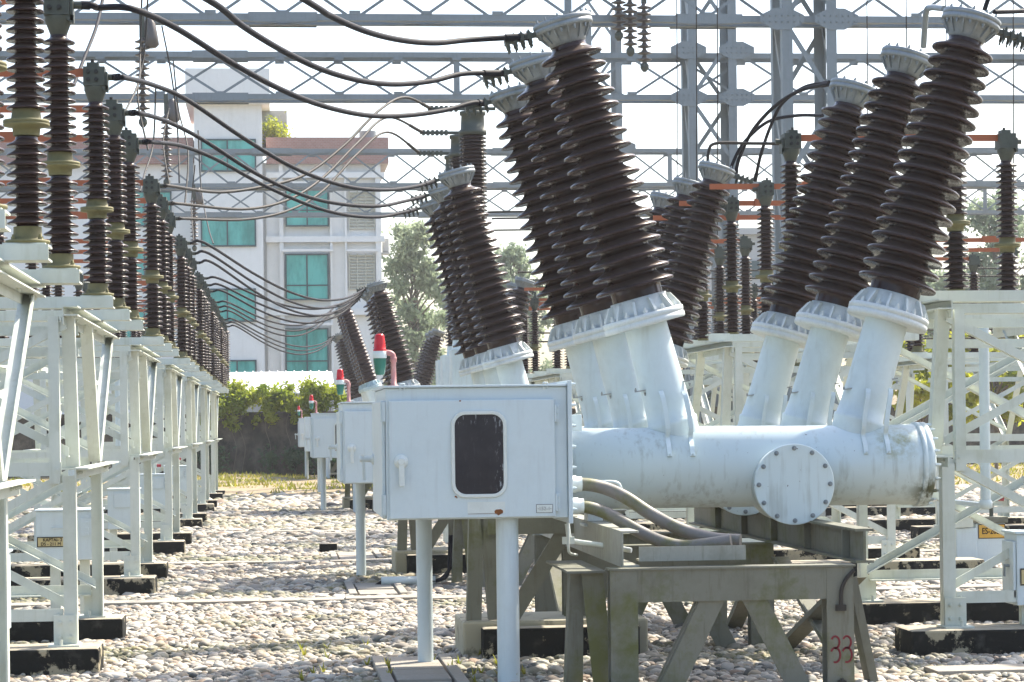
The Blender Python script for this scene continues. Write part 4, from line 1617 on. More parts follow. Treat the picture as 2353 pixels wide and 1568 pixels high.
# ================================================================ DISCONNECTOR STANDS
def make_stand():
    """local origin: foot of the near aisle-side leg; the aisle is towards +x, the far side towards +y"""
    root = empty('disconnector', (0, 0, 0))
    XL, ZF, ZM, ZT = -1.70, 0.20, 1.30, 2.335
    A = 0.085

    def part(name, mb, m='frame', parent=root, **k):
        return mb.build(name, m, parent, **k)
    for x, sx in ((0, -1), (XL, 1)):
        for y, sy in ((0, 1), (2.4, -1)):
            b = MB()
            b.ang((x, y, ZF), (x, y, ZM), (sx, 0, 0), (0, sy, 0), A, 0.010)
            b.box(min(x, x + sx * 0.16) - 0.02, max(x, x + sx * 0.16) + 0.02, y - 0.10, y + 0.12, ZF, ZF + 0.012)
            b.box(min(x + sx * 0.004, x + sx * 0.15), max(x + sx * 0.004, x + sx * 0.15), y - sy * 0.012 - 0.005, y - sy * 0.012 + 0.005, ZF + 0.013, ZF + 0.20)
            for q in (0.04, 0.11):
                for z in (0.06, 0.15):
                    b.bolt((x + sx * q, y - sy * 0.018, ZF + z), (0, -sy, 0), 0.013, 0.013)
            for q in (-0.08, 0.09):
                b.cyl((x + sx * 0.1, y + q, ZF + 0.012), (x + sx * 0.1, y + q, ZF + 0.05), 0.012, 8)
            part('leg', b)
        # upper legs: near one leans in, far one leans out
        for (ya, yb, sy) in ((0.30, 0.05, 1), (2.38, 3.85, -1), (2.20, 1.55, 1)):
            b = MB()
            b.ang((x, ya, ZM + 0.06), (x, yb, ZT), (sx, 0, 0), (0, sy, 0), A, 0.010)
            part('upper_leg', b)
        b = MB()
        b.ang((x + sx * 0.098, 0.004, ZM - 0.05), (x + sx * 0.098, 0.004, ZT), (sx, 0, 0), (0, 1, 0), 0.07, 0.010)
        part('upper_leg', b)
        # mid and top ties along the row
        b = MB()
        b.ang((x - sx * 0.011, -0.22, ZM + 0.055), (x - sx * 0.011, 2.75, ZM + 0.055), (0, 0, -1), (-sx, 0, 0), 0.075, 0.01, 0.09)
        for y in (-0.12, 0.05, 2.3, 2.5, 2.65):
            b.bolt((x - sx * 0.022, y, ZM + 0.02), (-sx, 0, 0), 0.013, 0.012)
        part('tie', b)
        b = MB()
        b.chan((x + sx * 0.07, -0.06, ZT), (x + sx * 0.07, 4.15, ZT), (-sx, 0, 0), (0, 0, 1), 0.10, 0.065, 0.009)
        b.box(min(x + sx * 0.06, x + sx * 0.069), max(x + sx * 0.06, x + sx * 0.069), -0.06, 4.15, ZT - 0.055, ZT - 0.001)
        for y in (0.1, 0.5, 1.3, 1.8, 2.2, 3.2, 3.8, 4.05):
            b.bolt((x + sx * 0.02, y, ZT + 0.012), (0, 0, -1), 0.016, 0.018)
        part('top_rail', b)
    for y, sy in ((0, 1), (2.4, -1)):
        for z, w in ((0.36, 0.08), (ZM, 0.09)):
            b = MB()
            b.ang((XL + 0.09, y + sy * 0.012, z), (-0.09, y + sy * 0.012, z), (0, sy, 0), (0, 0, 1), w, 0.010)
            for x in (XL + 0.12, -0.12):
                b.bolt((x, y + sy * 0.011, z + 0.04), (0, -sy, 0), 0.012, 0.012)
            part('tie', b)
        for (z0, z1) in ((0.42, ZM - 0.02), (ZM + 0.12, ZT - 0.08)):
            b = MB()
            b.ang((XL + 0.05, y + sy * 0.025, z0), (-0.05, y + sy * 0.025, z1), (0, 0, 1), (0, sy, 0), 0.065, 0.008)
            part('brace', b)
            b = MB()
            b.ang((XL + 0.05, y + sy * 0.10, z1), (-0.05, y + sy * 0.10, z0), (0, 0, 1), (0, sy, 0), 0.065, 0.008)
            part('brace', b)
    for z in (ZT - 0.11, ZT - 0.25):
        b = MB()
        b.ang((XL, 0.35, z), (0.0, 0.35, z), (0, 1, 0), (0, 0, 1), 0.06, 0.01)
        part('tie', b)
    b = MB()
    b.cyl((-0.75, 1.5, 1.0), (-0.75, 1.5, 2.30), 0.038, 14)
    b.lathe((-0.75, 1.5, 0.93), (0, 0, 1), [(0.02, 0), (0.05, 0.01), (0.05, 0.05), (0.04, 0.07)], 14)
    b.box(-0.78, -0.72, 1.47, 2.41, 0.945, 0.975)
    part('drive_pipe', b, 'cabinet')
    ins = None
    ZB = ZT + 0.066
    for ph, y in enumerate((0.38, 2.2, 4.0)):
        b = MB()
        b.chan((XL - 0.22, y - 0.10, ZB), (0.235, y - 0.10, ZB), (0, 1, 0), (0, 0, 1), 0.20, 0.075, 0.010)
        for x in (XL - 0.02, 0.12):
            b.box(x - 0.10, x + 0.10, y - 0.09, y + 0.09, ZB + 0.0755, ZB + 0.083)
        part('insulator_beam', b)
        for x in (0.13, XL - 0.02):
            if ins is None:
                ins = make_post(root)
                ins.location = (x, y, ZB + 0.083)
            else:
                c = copy_tree(ins, root)
                c.location = (x, y, ZB + 0.083)
                c.rotation_euler = (0, 0, 0 if x > 0 else math.pi)
        # contact blade between the two posts
        b = MB()
        b.bar((0.07, y, ZB + 1.565), (XL * 0.5 + 0.05, y, ZB + 1.565), 0.022, 0.055, (0, 0, 1))
        b.bar((XL + 0.05, y, ZB + 1.565), (XL * 0.5 - 0.05, y, ZB + 1.565), 0.022, 0.055, (0, 0, 1))
        b.box(XL * 0.5 - 0.09, XL * 0.5 + 0.09, y - 0.03, y + 0.03, ZB + 1.535, ZB + 1.615)
        part('contact_blade', b, 'blade')
    return root


def make_post(parent, n1=9, n2=14, p=0.0462, head=True):
    rc, Rr = 0.052, 0.096
    h1 = 0.085
    hb = h1 + p * (n1 + 0.45)
    pr = shed_profile(rc, rc, Rr, Rr, n1, p, h1, ribs=False)
    b = MB()
    b.lathe((0, 0, 0), (0, 0, 1), pr, 26, cap0=False, cap1=False)
    h2 = hb + 0.11
    pr = shed_profile(rc * 0.94, rc * 0.9, Rr * 0.96, Rr * 0.93, n2, p, h2, ribs=False)
    b.lathe((0, 0, 0), (0, 0, 1), pr, 26, cap0=False, cap1=False)
    ht = h2 + p * (n2 + 0.1)
    o = b.build('post_insulator', 'porcelain', parent)
    b = MB()
    b.lathe((0, 0, 0), (0, 0, 1), [(0.10, 0.001), (0.105, 0.004), (0.105, 0.016), (0.075, 0.022), (0.068, 0.03), (0.066, h1 - 0.004)], 26)
    for q in ring_pts((0, 0, 0.016), (0, 0, 1), 0.088, 4, 0.8):
        b.bolt(q, (0, 0, 1), 0.011, 0.014)
    b.build('base_flange', 'yellowflange', o)
    b = MB()
    b.lathe((0, 0, hb - 0.008), (0, 0, 1), [(0.062, 0), (0.066, 0.04), (0.108, 0.046), (0.110, 0.056), (0.105, 0.059), (0.110, 0.062), (0.108, 0.074), (0.072, 0.08), (0.066, 0.125)], 26)
    b.build('joint_flange', 'yellowflange', o)
    if head:
        b = MB()
        b.lathe((0, 0, ht), (0, 0, 1), [(0.05, 0), (0.058, 0.02), (0.075, 0.06), (0.085, 0.08), (0.085, 0.105)], 20)
        z = ht + 0.106
        b.box(-0.085, 0.075, -0.085, 0.085, z, z + 0.125)
        b.box(-0.06, 0.03, -0.06, 0.06, z + 0.1255, z + 0.155)
        b.box(0.077, 0.095, -0.07, 0.07, z - 0.03, z + 0.09)
        b.prism([(0.05, z - 0.02), (0.10, z - 0.05), (0.10, z + 0.0), (0.05, z)], (0, -0.07, 0), (1, 0, 0), (0, 0, 1), (0, 0.02, 0))
        b.cyl((0.096, -0.01, z + 0.062), (0.15, -0.01, z + 0.062), 0.022, 12)
        o2 = b.build('terminal_head', 'head', o)
        o2.scale = (0.88, 0.88, 1)
        b = MB()
        for x in (-0.048, 0.012):
            for zz in (0.038, 0.09):
                b.bolt((x, -0.0855, z + zz), (0, -1, 0), 0.016, 0.014)
        b.cyl((-0.02, 0, z + 0.155), (-0.02, 0, z + 0.18), 0.014, 8)
        b.build('terminal_bolts', 'dark', o).scale = (0.88, 0.88, 1)
    return o


HEADZ = 2.335 + 0.066 + 0.083 + 0.085 + 0.0462 * 9.45 + 0.11 + 0.0462 * 14.1 + 0.106 + 0.062
proto = make_stand()
GL = 'white disconnector stands lining the left of the aisle'
GR = 'white disconnector stands right of the breakers'
left_y = [9.35, 15.7, 22.9, 30.1, 37.3, 44.5, 51.7]
ll = ['nearest left disconnector stand, cut by the left edge of the photo', 'second left disconnector stand, just behind the one cut off by the edge',
      'third left disconnector stand, just beyond the box with the lettered sign', 'fourth left disconnector stand, half way along the left row',
      'fifth left disconnector stand, small, beyond the slab strip', 'sixth left disconnector stand, second last in the left row', 'farthest left disconnector stand beside the boundary wall end of the aisle']
for k, y in enumerate(left_y):
    o = proto if k == 0 else copy_tree(proto)
    o.location = (-1.29, y, 0)
    tag(o, ll[k], 'disconnector', GL)
rl = ['nearest right disconnector stand, its leg foot on the black plinth at right', 'second right disconnector stand, seen between the two groups of turrets',
      'third right disconnector stand, seen left of the leaning white turrets', 'fourth right disconnector stand, small, behind the front left turrets', 'farthest right disconnector stand of the inner row']
right_y = [15.7, 23.4, 30.6, 37.8, 45.0]
for k, y in enumerate(right_y):
    o = copy_tree(proto)
    o.location = (4.45, y, 0)
    o.scale = (-1, 1, 1)
    tag(o, rl[k], 'disconnector', GR)
    if k:
        for c in kids(o):
            if c.name.startswith('post_insulator') and c.location.x > 0:
                c.location.x = -0.5
            elif c.name.startswith('insulator_beam'):
                c.location.x = -0.12
    if k == 0:                                   # the front right stand carries fewer posts
        for c in kids(o):
            if c.name.startswith('post_insulator') and c.location.y < 1:
                for q in kids(c):
                    bpy.data.objects.remove(q)
                bpy.data.objects.remove(c)
            elif c.name.startswith('post_insulator') and c.location.y < 3 and c.location.x > 0:
                c.location.x, c.location.y = -0.62, 1.75
            elif c.name.startswith('contact_blade'):
                if max(v.co.y for v in c.data.vertices) < 3:
                    bpy.data.objects.remove(c)
rl = ['outer right disconnector stand, nearest of the outer row', 'outer right disconnector stand, middle one of the outer row', 'outer right disconnector stand, farthest of the outer row']
for k, y in enumerate((30.6, 37.8, 45.0)):
    o = copy_tree(proto)
    o.location = (8.6, y, 0)
    o.scale = (-1, 1, 1)
    tag(o, rl[k], 'disconnector', GR)


# plinths
def plinth(x0, x1, y0, y1, z1, label, group, m='plinth', z0=-0.05):
    b = MB()
    n = 10
    b.box(x0, x1, y0, y1, z0, z1)
    root_ = b.build('concrete_plinth', m, None, bevel=0.018)
    tag(root_, label, 'plinth', group)
    return root_


GP = 'black-stained concrete plinths under the stands'
for k, y in enumerate(left_y):
    for q, (a, c) in enumerate(((-0.20, 0.24), (2.2, 2.62))):
        plinth(-3.3, -1.14, y + a, y + c, 0.2, f"{'front' if q == 0 else 'rear'} stained concrete plinth of the {ORD[k]} left-hand stand", GP)
for k, y in enumerate(right_y):
    for q, (a, c) in enumerate(((-0.20, 0.24), (2.2, 2.62))):
        plinth(4.17, 7.0, y + a, y + c, 0.2, f"{'front' if q == 0 else 'rear'} stained concrete plinth of the {ORD[k]} right-hand stand", GP)
for k, y in enumerate((30.6, 37.8, 45.0)):
    for q, (a, c) in enumerate(((-0.20, 0.24), (2.2, 2.62))):
        plinth(8.3, 10.7, y + a, y + c, 0.2, f"{'front' if q == 0 else 'rear'} concrete plinth of the {ORD[k]} outer right stand", GP)
for k, dy in enumerate((0, 9.2, 28.5, 52.0)):
    w_ = ('nearest', 'second', 'third', 'distant')[k]
    plinth(1.36, 2.42, 15.9 + dy, 16.06 + dy, 0.24, f'black flaking plinth step in front of the {w_} breaker base', 'plinths under the circuit breakers')
    plinth(1.24, 2.5, 16.062 + dy, 16.8 + dy, 0.275, f'cream stained plinth block under the {w_} breaker base', 'plinths under the circuit breakers', 'cream')
b = MB()
b.box(0.53, 0.75, 29.9, 30.1, 0, 0.14)
tag(b.build('stone_block', 'plinth', bevel=0.012), 'small dark stone block alone on the gravel aisle', 'stone block')


# ================================================================ CONTROL BOXES BELOW THE STANDS
def control_box(x, y, label, sign=None, hatch=False, w=0.52, h=0.40, z0=0.53, group='mechanism boxes beside the stands', lampon=False):
    root = empty('control_box', (x, y, 0))
    tag(root, label, 'control box', group)
    b = MB()
    b.box(-w / 2, w / 2, 0, 0.4, z0, z0 + h)
    b.box(-w / 2 - 0.012, w / 2 + 0.012, -0.015, 0.415, z0 + h + 0.001, z0 + h + 0.015)
    b.build('body', 'cabinet', root, bevel=0.005)
    b = MB()
    for q in (-0.12, 0.12):
        b.box(q - 0.04, q + 0.04, 0.1, 0.18, 0, z0 - 0.001)
    b.build('leg', 'frame', root)
    b = MB()
    if hatch:
        b.box(-0.10, 0.14, -0.016, -0.002, z0 + h * 0.55, z0 + h * 0.92)
        for z in (0.6, 0.7, 0.8, 0.88):
            b.box(0.145, 0.165, -0.025, -0.002, z0 + h * z, z0 + h * z + 0.025)
    else:
        b.box(0.10, 0.235, -0.016, -0.002, z0 + h * 0.48, z0 + h * 0.85)
        for z in (0.5, 0.62, 0.74, 0.86):
            b.box(0.14, 0.165, -0.026, -0.0165, z0 + h * z, z0 + h * z + 0.02)
        b.tube([(-0.13, -0.002, z0 + h * 0.66), (-0.13, -0.022, z0 + h * 0.66), (-0.04, -0.022, z0 + h * 0.66), (-0.04, -0.002, z0 + h * 0.66)], 0.005, 6)
    b.build('hatch', 'cabinet', root, bevel=0.003)
    if sign:
        b = MB()
        sx0, sx1, sz0, sz1 = -w / 2 + 0.006, -w / 2 + 0.25, z0 + h * 0.27, z0 + h * 0.48
        b.box(sx0, sx1, -0.006, -0.002, sz0, sz1)
        s = b.build('sign', 'sign', root)
        b = MB()
        e = 0.008
        b.box(sx0, sx1, -0.0075, -0.0062, sz0, sz0 + e)
        b.box(sx0, sx1, -0.0075, -0.0062, sz1 - e, sz1)
        b.box(sx0, sx0 + e, -0.0075, -0.0062, sz0 + e, sz1 - e)
        b.box(sx1 - e, sx1, -0.0075, -0.0062, sz0 + e, sz1 - e)
        for q, ln in enumerate(sign):
            add_text(b, ln, 0.036, ((sx0 + sx1) / 2 + (0.004 if q == 0 else -0.01), -0.0075, sz1 - 0.026 - q * 0.034), squeeze=0.98, bold=0.0012)
        b.build('lettering', 'ink', s)
    if lampon:
        b = MB()
        b.cyl((0.0, 0.2, z0 + h), (0.0, 0.2, z0 + h + 0.1), 0.014, 8)
        b.box(-0.02, 0.03, 0.17, 0.23, z0 + h + 0.10, z0 + h + 0.155)
        a_ = b.build('lamp_stem', 'frame', root)
        b = MB()
        b.cyl((0.031, 0.2, z0 + h + 0.128), (0.09, 0.2, z0 + h + 0.128), 0.022, 12)
        b.build('lamp_lens', 'dullred', root)
    return root


control_box(-1.70, 19.9, 'pale control box with cream sign lettered KAPTAI-2 DS-211 M', ['KAPTAI- 2', 'DS - 211 M'])
control_box(-1.70, 27.0, 'pale control box with raised hatch beyond the lettered sign box', None, True, 0.34, 0.44, 0.48)
control_box(-1.72, 34.3, 'third control box along the left row, half hidden by stand legs', None, True, 0.40, 0.44, 0.5, lampon=True)
control_box(-1.72, 41.6, 'fourth control box along the left row, small in the distance', None, True, 0.40, 0.44, 0.5, lampon=True)
control_box(-1.575, 12.4, 'control box cut off by the left edge of the photo', None, True, 0.36, 0.40, 0.56)

# earthing switch box on the right
c = at(2195, 1290, 24.2)
root = empty('control_box', (c.x, 24.2, 0))
tag(root, 'switch box with amber sign lettered ES-205 behind the right stand', 'control box', 'mechanism boxes beside the stands')
zt, zb = at(2250, 1165, 24.2).z, c.z
kx = 24.2 / 5500
b = MB()
b.box(0, 0.22, -0.05, 0.25, zb + 0.02, zb + 78 * kx)
b.box(0.22, 122 * kx, 0.0, 0.3, zb - 0.02, zb + 88 * kx)
b.build('body', 'cabinet', root, bevel=0.006)
b = MB()
b.box(-0.03, 0.17, -0.09, 0.1, zb + 80 * kx, zb + 126 * kx)
b.build('terminal_box', 'frame', root, bevel=0.005)
b = MB()
b.box(0.2, 122 * kx + 0.02, -0.03, 0.32, zb + 89 * kx, zb + 103 * kx)
b.build('lid', 'stand', root, bevel=0.004)
b = MB()
b.box(56 * kx, 121 * kx, -0.006, -0.001, zb + 52 * kx, zb + 86 * kx)
s = b.build('sign', 'signorange', root)
b = MB()
x0, x1, z0, z1 = 56 * kx, 121 * kx, zb + 52 * kx, zb + 86 * kx
for q in ((x0, x1, z0, z0 + .008), (x0, x1, z1 - .008, z1), (x0, x0 + .008, z0 + .008, z1 - .008), (x1 - .008, x1, z0 + .008, z1 - .008)):
    b.box(q[0], q[1], -0.008, -0.0062, q[2], q[3])
add_text(b, 'ES-205', 0.092, ((x0 + x1) / 2 - 0.012, -0.0075, (z0 + z1) / 2), squeeze=0.74, bold=0.002)
b.build('lettering', 'ink', s)
b = MB()
b.cyl((0.15, 0.15, 0), (0.15, 0.15, zb), 0.06, 14)
b.cyl((0.40, 0.15, 0), (0.40, 0.15, zb), 0.06, 14)
b.build('leg', 'frame', root)
b = MB()
b.cyl((0.42, 0.1, zb + 103 * kx), (0.42, 0.1, zb + 150 * kx), 0.022, 10)
b.box(0.38, 0.47, 0.05, 0.15, zb + 138 * kx, zb + 156 * kx)
b.build('lamp_stem', 'head', root)
b = MB()
b.cyl((0.471, 0.1, zb + 147 * kx), (0.55, 0.1, zb + 147 * kx), 0.036, 14)
b.build('lamp_lens', 'dullred', root)

# cabinet at the right edge
c0, c1 = at(2338, 1392, 15.7), at(2338, 1228, 15.7)
root = empty('control_box', (c0.x, 15.7, 0))
tag(root, 'pale cabinet with open handle door cut by the right edge', 'control box', 'mechanism boxes beside the stands')
b = MB()
hz = c1.z - c0.z
b.box(0, 0.6, 0, 0.28, c0.z, c1.z)
b.build('body', 'cabinet', root, bevel=0.006)
b = MB()
b.box(-0.014, 0.62, -0.02, 0.30, c1.z + 0.001, c1.z + 0.018)
b.build('lid', 'cabinet', root, bevel=0.004)
b = MB()
b.box(-0.022, -0.002, 0.012, 0.262, c0.z + 0.05, c1.z - 0.05)
d = b.build('door', 'cabinet', root, bevel=0.004)
b = MB()
b.cyl((-0.022, 0.10, c0.z + hz * .55), (-0.05, 0.10, c0.z + hz * .55), 0.01, 10)
b.bar((-0.055, 0.10, c0.z + hz * .57), (-0.055, 0.11, c0.z + hz * .40), 0.014, 0.012, (1, 0, 0))
b.build('handle', 'galv', d)
b = MB()
b.box(0.02, 0.28, -0.006, -0.002, c0.z + hz * 0.28, c0.z + hz * 0.52)
s = b.build('sign', 'sign', root)
b = MB()
for q in ((0.02, 0.28, .28, .30), (0.02, 0.28, .50, .52)):
    b.box(q[0], q[1], -0.008, -0.0062, c0.z + hz * q[2], c0.z + hz * q[3])
b.box(0.02, 0.028, -0.008, -0.0062, c0.z + hz * .302, c0.z + hz * .498)
b.build('border', 'ink', s)
b = MB()
for x in (0.06, 0.5):
    b.box(x, x + 0.06, 0.10, 0.16, 0, c0.z - 0.001)
b.build('leg', 'frame', root)

# ================================================================ TALL TRANSFORMER POSTS BEHIND THE SECOND BREAKER
GC = 'tall brown instrument transformers behind the second breaker'
for k, (x, y, lab) in enumerate(((2.45, 29.2, 'tall dense-ribbed brown transformer column nearest, above the second breaker cap'), (2.50, 31.6, 'tall ribbed transformer column just left, behind the nearest one'),
                                 (2.60, 34.0, 'tall ribbed transformer column farthest of the three'))):
    root = empty('instrument_transformer', (x, y, 0))
    tag(root, lab, 'transformer', GC)
    b = MB()
    pr = shed_profile(0.135, 0.125, 0.175, 0.168, 52, 0.0465, 2.72, ribs=False)
    b.lathe((0, 0, 0), (0, 0, 1), pr, 28, cap0=False, cap1=False)
    b.build('porcelain', 'porcelain', root)
    zt = 2.72 + 0.0465 * 52
    b = MB()
    b.lathe((0, 0, zt), (0, 0, 1), [(0.12, 0), (0.17, 0.01), (0.17, 0.06), (0.15, 0.07), (0.14, 0.24), (0.16, 0.25), (0.16, 0.29), (0.1, 0.3)], 28)
    b.box(-0.55, 0.28, -0.03, 0.03, zt + 0.31, zt + 0.345)
    for q in range(6):
        b.box(-0.52 + q * 0.06, -0.485 + q * 0.06, -0.05, 0.05, zt + 0.295, zt + 0.36)
    b.build('terminal_cap', 'head', root)
    b = MB()
    b.box(-0.30, 0.10, -0.2, 0.3, 1.5, 2.52)
    b.lathe((0, 0, 2.52), (0, 0, 1), [(0.2, 0), (0.2, 0.05), (0.16, 0.06), (0.15, 0.2)], 28)
    for q in range(5):
        b.bolt((-0.28 + q * 0.09, -0.2, 2.3), (0, -1, 0), 0.015, 0.015)
    b.box(-0.02, 0.0, -0.22, -0.201, 1.55, 2.25)
    b.build('base_tank', 'white', root, bevel=0.008)
    b = MB()
    for sx in (-0.25, 0.2):
        for sy in (-0.15, 0.2):
            b.box(sx - 0.04, sx + 0.04, sy - 0.04, sy + 0.04, 0, 1.499)
    b.build('pedestal', 'frame', root)

# grey pedestal insulator at the end of the left row
x, y = at(522, 982, 79).x, 79.0
root = empty('surge_arrester', (x, y, 0))
tag(root, 'dark column on grey pedestal at the far end of the left row', 'arrester')
b = MB()
zb = at(525, 893, 79).z
zt = at(525, 760, 79).z
n = 24
b.lathe((0, 0, 0), (0, 0, 1), shed_profile(0.08, 0.08, 0.135, 0.135, n, (zt - zb) / n, zb, ribs=False), 20)
b.build('porcelain', 'porcelain', root)
b = MB()
b.lathe((0, 0, 0), (0, 0, 1), [(0.26, 0), (0.26, zb - 0.5), (0.3, zb - 0.42), (0.3, zb - 0.2), (0.16, zb - 0.1), (0.1, zb - 0.03)], 20)
b.build('pedestal', 'galv', root)


# ================================================================ SUSPENDED STRINGS, CABLES, DROPPERS
def string(x, y, ztop, n, label, lean=0.0, weight=True):
    root = empty('insulator_string', (x, y, ztop))
    tag(root, label, 'insulator', 'disc insulator strings hanging from the gantries')
    b = MB()
    p = 0.105
    pr = [(0.02, 0)]
    for k in range(n):
        h = k * p + 0.35
        pr += [(0.035, h), (0.05, h + 0.03), (0.115, h + 0.055), (0.12, h + 0.065), (0.06, h + 0.08), (0.025, h + 0.09)]
    b.lathe((0, 0, 0), (lean, 0, -1), pr, 18)
    b.build('disc_stack', 'greyporcelain', root)
    e = Vector((lean, 0, -1)).normalized() * (n * p + 0.4)
    b = MB()
    b.box(-0.04, 0.04, -0.04, 0.04, -0.34, 0.05)
    b.lathe(e + Vector((0, 0, 0.06)), (0, 0, -1), [(0.03, 0), (0.07, 0.05), (0.07, 0.1), (0.03, 0.16)], 14)
    b.build('fitting', 'head', root)
    if not weight:
        return root
    b = MB()
    b.lathe((0.11, 0, -0.05), (0.12, 0, -1), [(0.05, 0), (0.095, 0.08), (0.11, 0.3), (0.11, 0.42), (0.06, 0.46)], 18)
    b.build('grey_weight', 'greyporcelain', root)
    return root


string(-2.02, 38.2, 8.12, 12, 'longest insulator string, hanging at top left before the nearest gantry')
string(-2.06, 47.5, 8.12, 12, 'middle insulator string, hanging left of the white stair tower')
string(-2.12, 65.5, 8.16, 12, 'lowest insulator string, hanging in front of the tower windows')
for k, (x, l) in enumerate(((at(1422, 60, 38.2).x, 'insulator string hanging right of the front bushing cap, left one'), (at(1448, 60, 38.2).x, 'insulator string hanging right of the front bushing cap, middle one'), (at(1480, 60, 38.2).x, 'insulator string hanging right of the front bushing cap, right one'))):
    string(x, 38.2, 9.2 - 0.25 * k, 9, l, weight=False)


def cable(pts, r, label, m='cable', group='black cables between stands and breakers', name='power_cable', seg=9, n=9, ends=0.0):
    b = MB()
    path = smooth_path(pts, n)
    b.tube(path, r, seg)
    o = b.build(name, m)
    if ends:
        q = max(3, len(path) // 14)
        for seg_ in (path[:q], path[-q:]):
            b2 = MB()
            b2.tube(seg_, r * ends, seg)
            b2.build('sleeve', m, o)
    tag(o, label, 'cable', group)
    return o


def phpt(k, ph):
    """head terminal of left stand k, phase ph"""
    return Vector((-1.29 + 0.13 + 0.125, left_y[k] + (0.38, 2.2, 4.0)[ph] - 0.01, HEADZ))


def captp(dy, ph):
    """clamp of the left bushing cap"""
    foot, top = Vector((2.59, 0, 1.587)), Vector((1.89, 0, 4.232))
    ax = (top - foot).normalized()
    side = (Vector((-1, 0, 0)) - ax * (-ax.x)).normalized()
    p = foot + ax * ((top - foot).length - 0.165 + 0.115) + side * 0.24
    return Vector((p.x, Y0 + PH * ph + dy, p.z)), side


def run(a, b, sag, bow=0.12, lift=0.02):
    """cable leaving a towards +x, sagging, arriving at b along the clamp"""
    pts = []
    e = Vector((0.18, 0.0, 0.0))
    pts.append(a)
    pts.append(a + e)
    for t in (0.22, 0.42, 0.62, 0.80, 0.92):
        p = (a + e).lerp(b, t)
        # parabola whose low point sits nearer the bushing
        s = 4 * t * (1 - t) * sag * (0.72 + 0.5 * t)
        pts.append(Vector((p.x, p.y, p.z - s + lift * (1 - t))))
    pts.append(b)
    return pts


names = ['upper', 'middle', 'lower']
for ph in range(3):
    b_, sd_ = captp(0, ph)
    a = phpt(0, ph)
    if ph == 2:
        uv = [(178, 16, a.y), (225, 18, a.y + .1), (300, 20, 13.2), (400, 62, 13.8), (530, 143, 14.6), (640, 203, 15.4), (740, 243, 16.2), (840, 265, 17.0), (930, 266, 17.7), (1020, 254, 18.3), (1085, 237, 18.6)]
        pts = [a, a + Vector((0.07, 0.02, 0))] + [at(*q) for q in uv[1:]] + [b_]
    elif ph == 1:
        uv = [(475, -2, 12.4), (560, 62, 13.2), (650, 117, 13.9), (740, 160, 14.6), (830, 186, 15.3), (910, 194, 15.9), (990, 187, 16.4), (1065, 170, 16.8)]
        pts = [a, a + Vector((0.2, 0.05, 0.0))] + [at(*q) for q in uv] + [b_]
    else:
        uv = [(694, -4, 12.6), (760, 37, 13.2), (840, 72, 13.8), (920, 92, 14.4), (1000, 99, 14.9), (1080, 92, 15.3)]
        pts = [a, a + Vector((0.2, 0.05, 0.0))] + [at(*q) for q in uv] + [b_]
    cable(pts, 0.0185, f'thick black cable, {names[ph]} of the three sagging to the front breaker caps', n=8, ends=1.35)
for ph in range(3):
    b_, sd_ = captp(9.2, ph)
    a = phpt(1, ph)
    sets = [[(247, 183), (290, 184), (350, 195), (430, 230), (560, 318), (680, 388), (790, 427), (880, 437), (950, 430)],
            [(280, 265), (320, 265), (380, 278), (460, 318), (590, 400), (700, 450), (790, 470), (870, 474), (925, 464)],
            [(320, 322), (350, 323), (420, 336), (500, 368), (610, 428), (720, 475), (800, 495), (870, 499), (920, 490)]][ph]
    pts = []
    for k, (u, v) in enumerate(sets):
        f = k / len(sets)
        pts.append(at(u, v, a.y + (b_.y - a.y) * f))
    pts[0:2] = [a, a + Vector((0.07, 0.02, 0))]
    cable(pts + [b_], 0.0185, f'thick black cable, {names[ph]} of the three sagging to the second breaker caps', n=8, ends=1.35)
for ph in range(3):
    a = phpt(2, ph)
    y = (29.2, 31.6, 34.0)[ph]
    e = Vector(((2.45, 2.50, 2.60)[ph] - 0.5, y, 2.72 + 0.0465 * 52 + 0.327))
    sets = [[(370, 441), (420, 443), (500, 442), (600, 430), (700, 402), (790, 335), (870, 255), (930, 224)],
            [(395, 481), (450, 483), (560, 481), (660, 460), (740, 410), (820, 330), (890, 270)],
            [(410, 513), (470, 514), (560, 505), (660, 485), (740, 440), (820, 355), (890, 304)]][ph]
    pts = [at(u, v, a.y + (e.y - a.y) * k / len(sets)) for k, (u, v) in enumerate(sets)]
    pts[0:2] = [a, a + Vector((0.07, 0.02, 0))]
    cable(pts + [e], 0.016, f'{names[ph]} brown wire rising from the left row to the transformer columns', 'wire', 'wires up to the transformer columns', n=8, ends=1.4)
for gi, (k, dy, w_) in enumerate(((3, 28.5, 'third breaker'), (4, 28.5, 'third breaker, second set'), (5, 39.5, 'blue-flanged breaker'), (6, 52.0, 'distant breaker'))):
    for ph in range(3):
        a = phpt(k, ph)
        if gi == 2:
            b_ = Vector((1.35, 55 + PH * ph, 4.3))
        else:
            b_, _ = captp(dy, ph)
            if gi == 1:
                b_ = b_ + Vector((0.0, 0.05, -0.02))
        cable(run(a, b_, 0.42 + 0.05 * ph), 0.019, f'thin black cable, {names[ph]} of three, sagging to the {w_}', group='distant black cables sagging across the aisle', seg=7, n=6)


# droppers and thin wires
def dropper(pts, r, label, m='wire'):
    cable(pts, r, label, m, 'thin dropper wires below the gantries', 'dropper_wire', 6, 8)


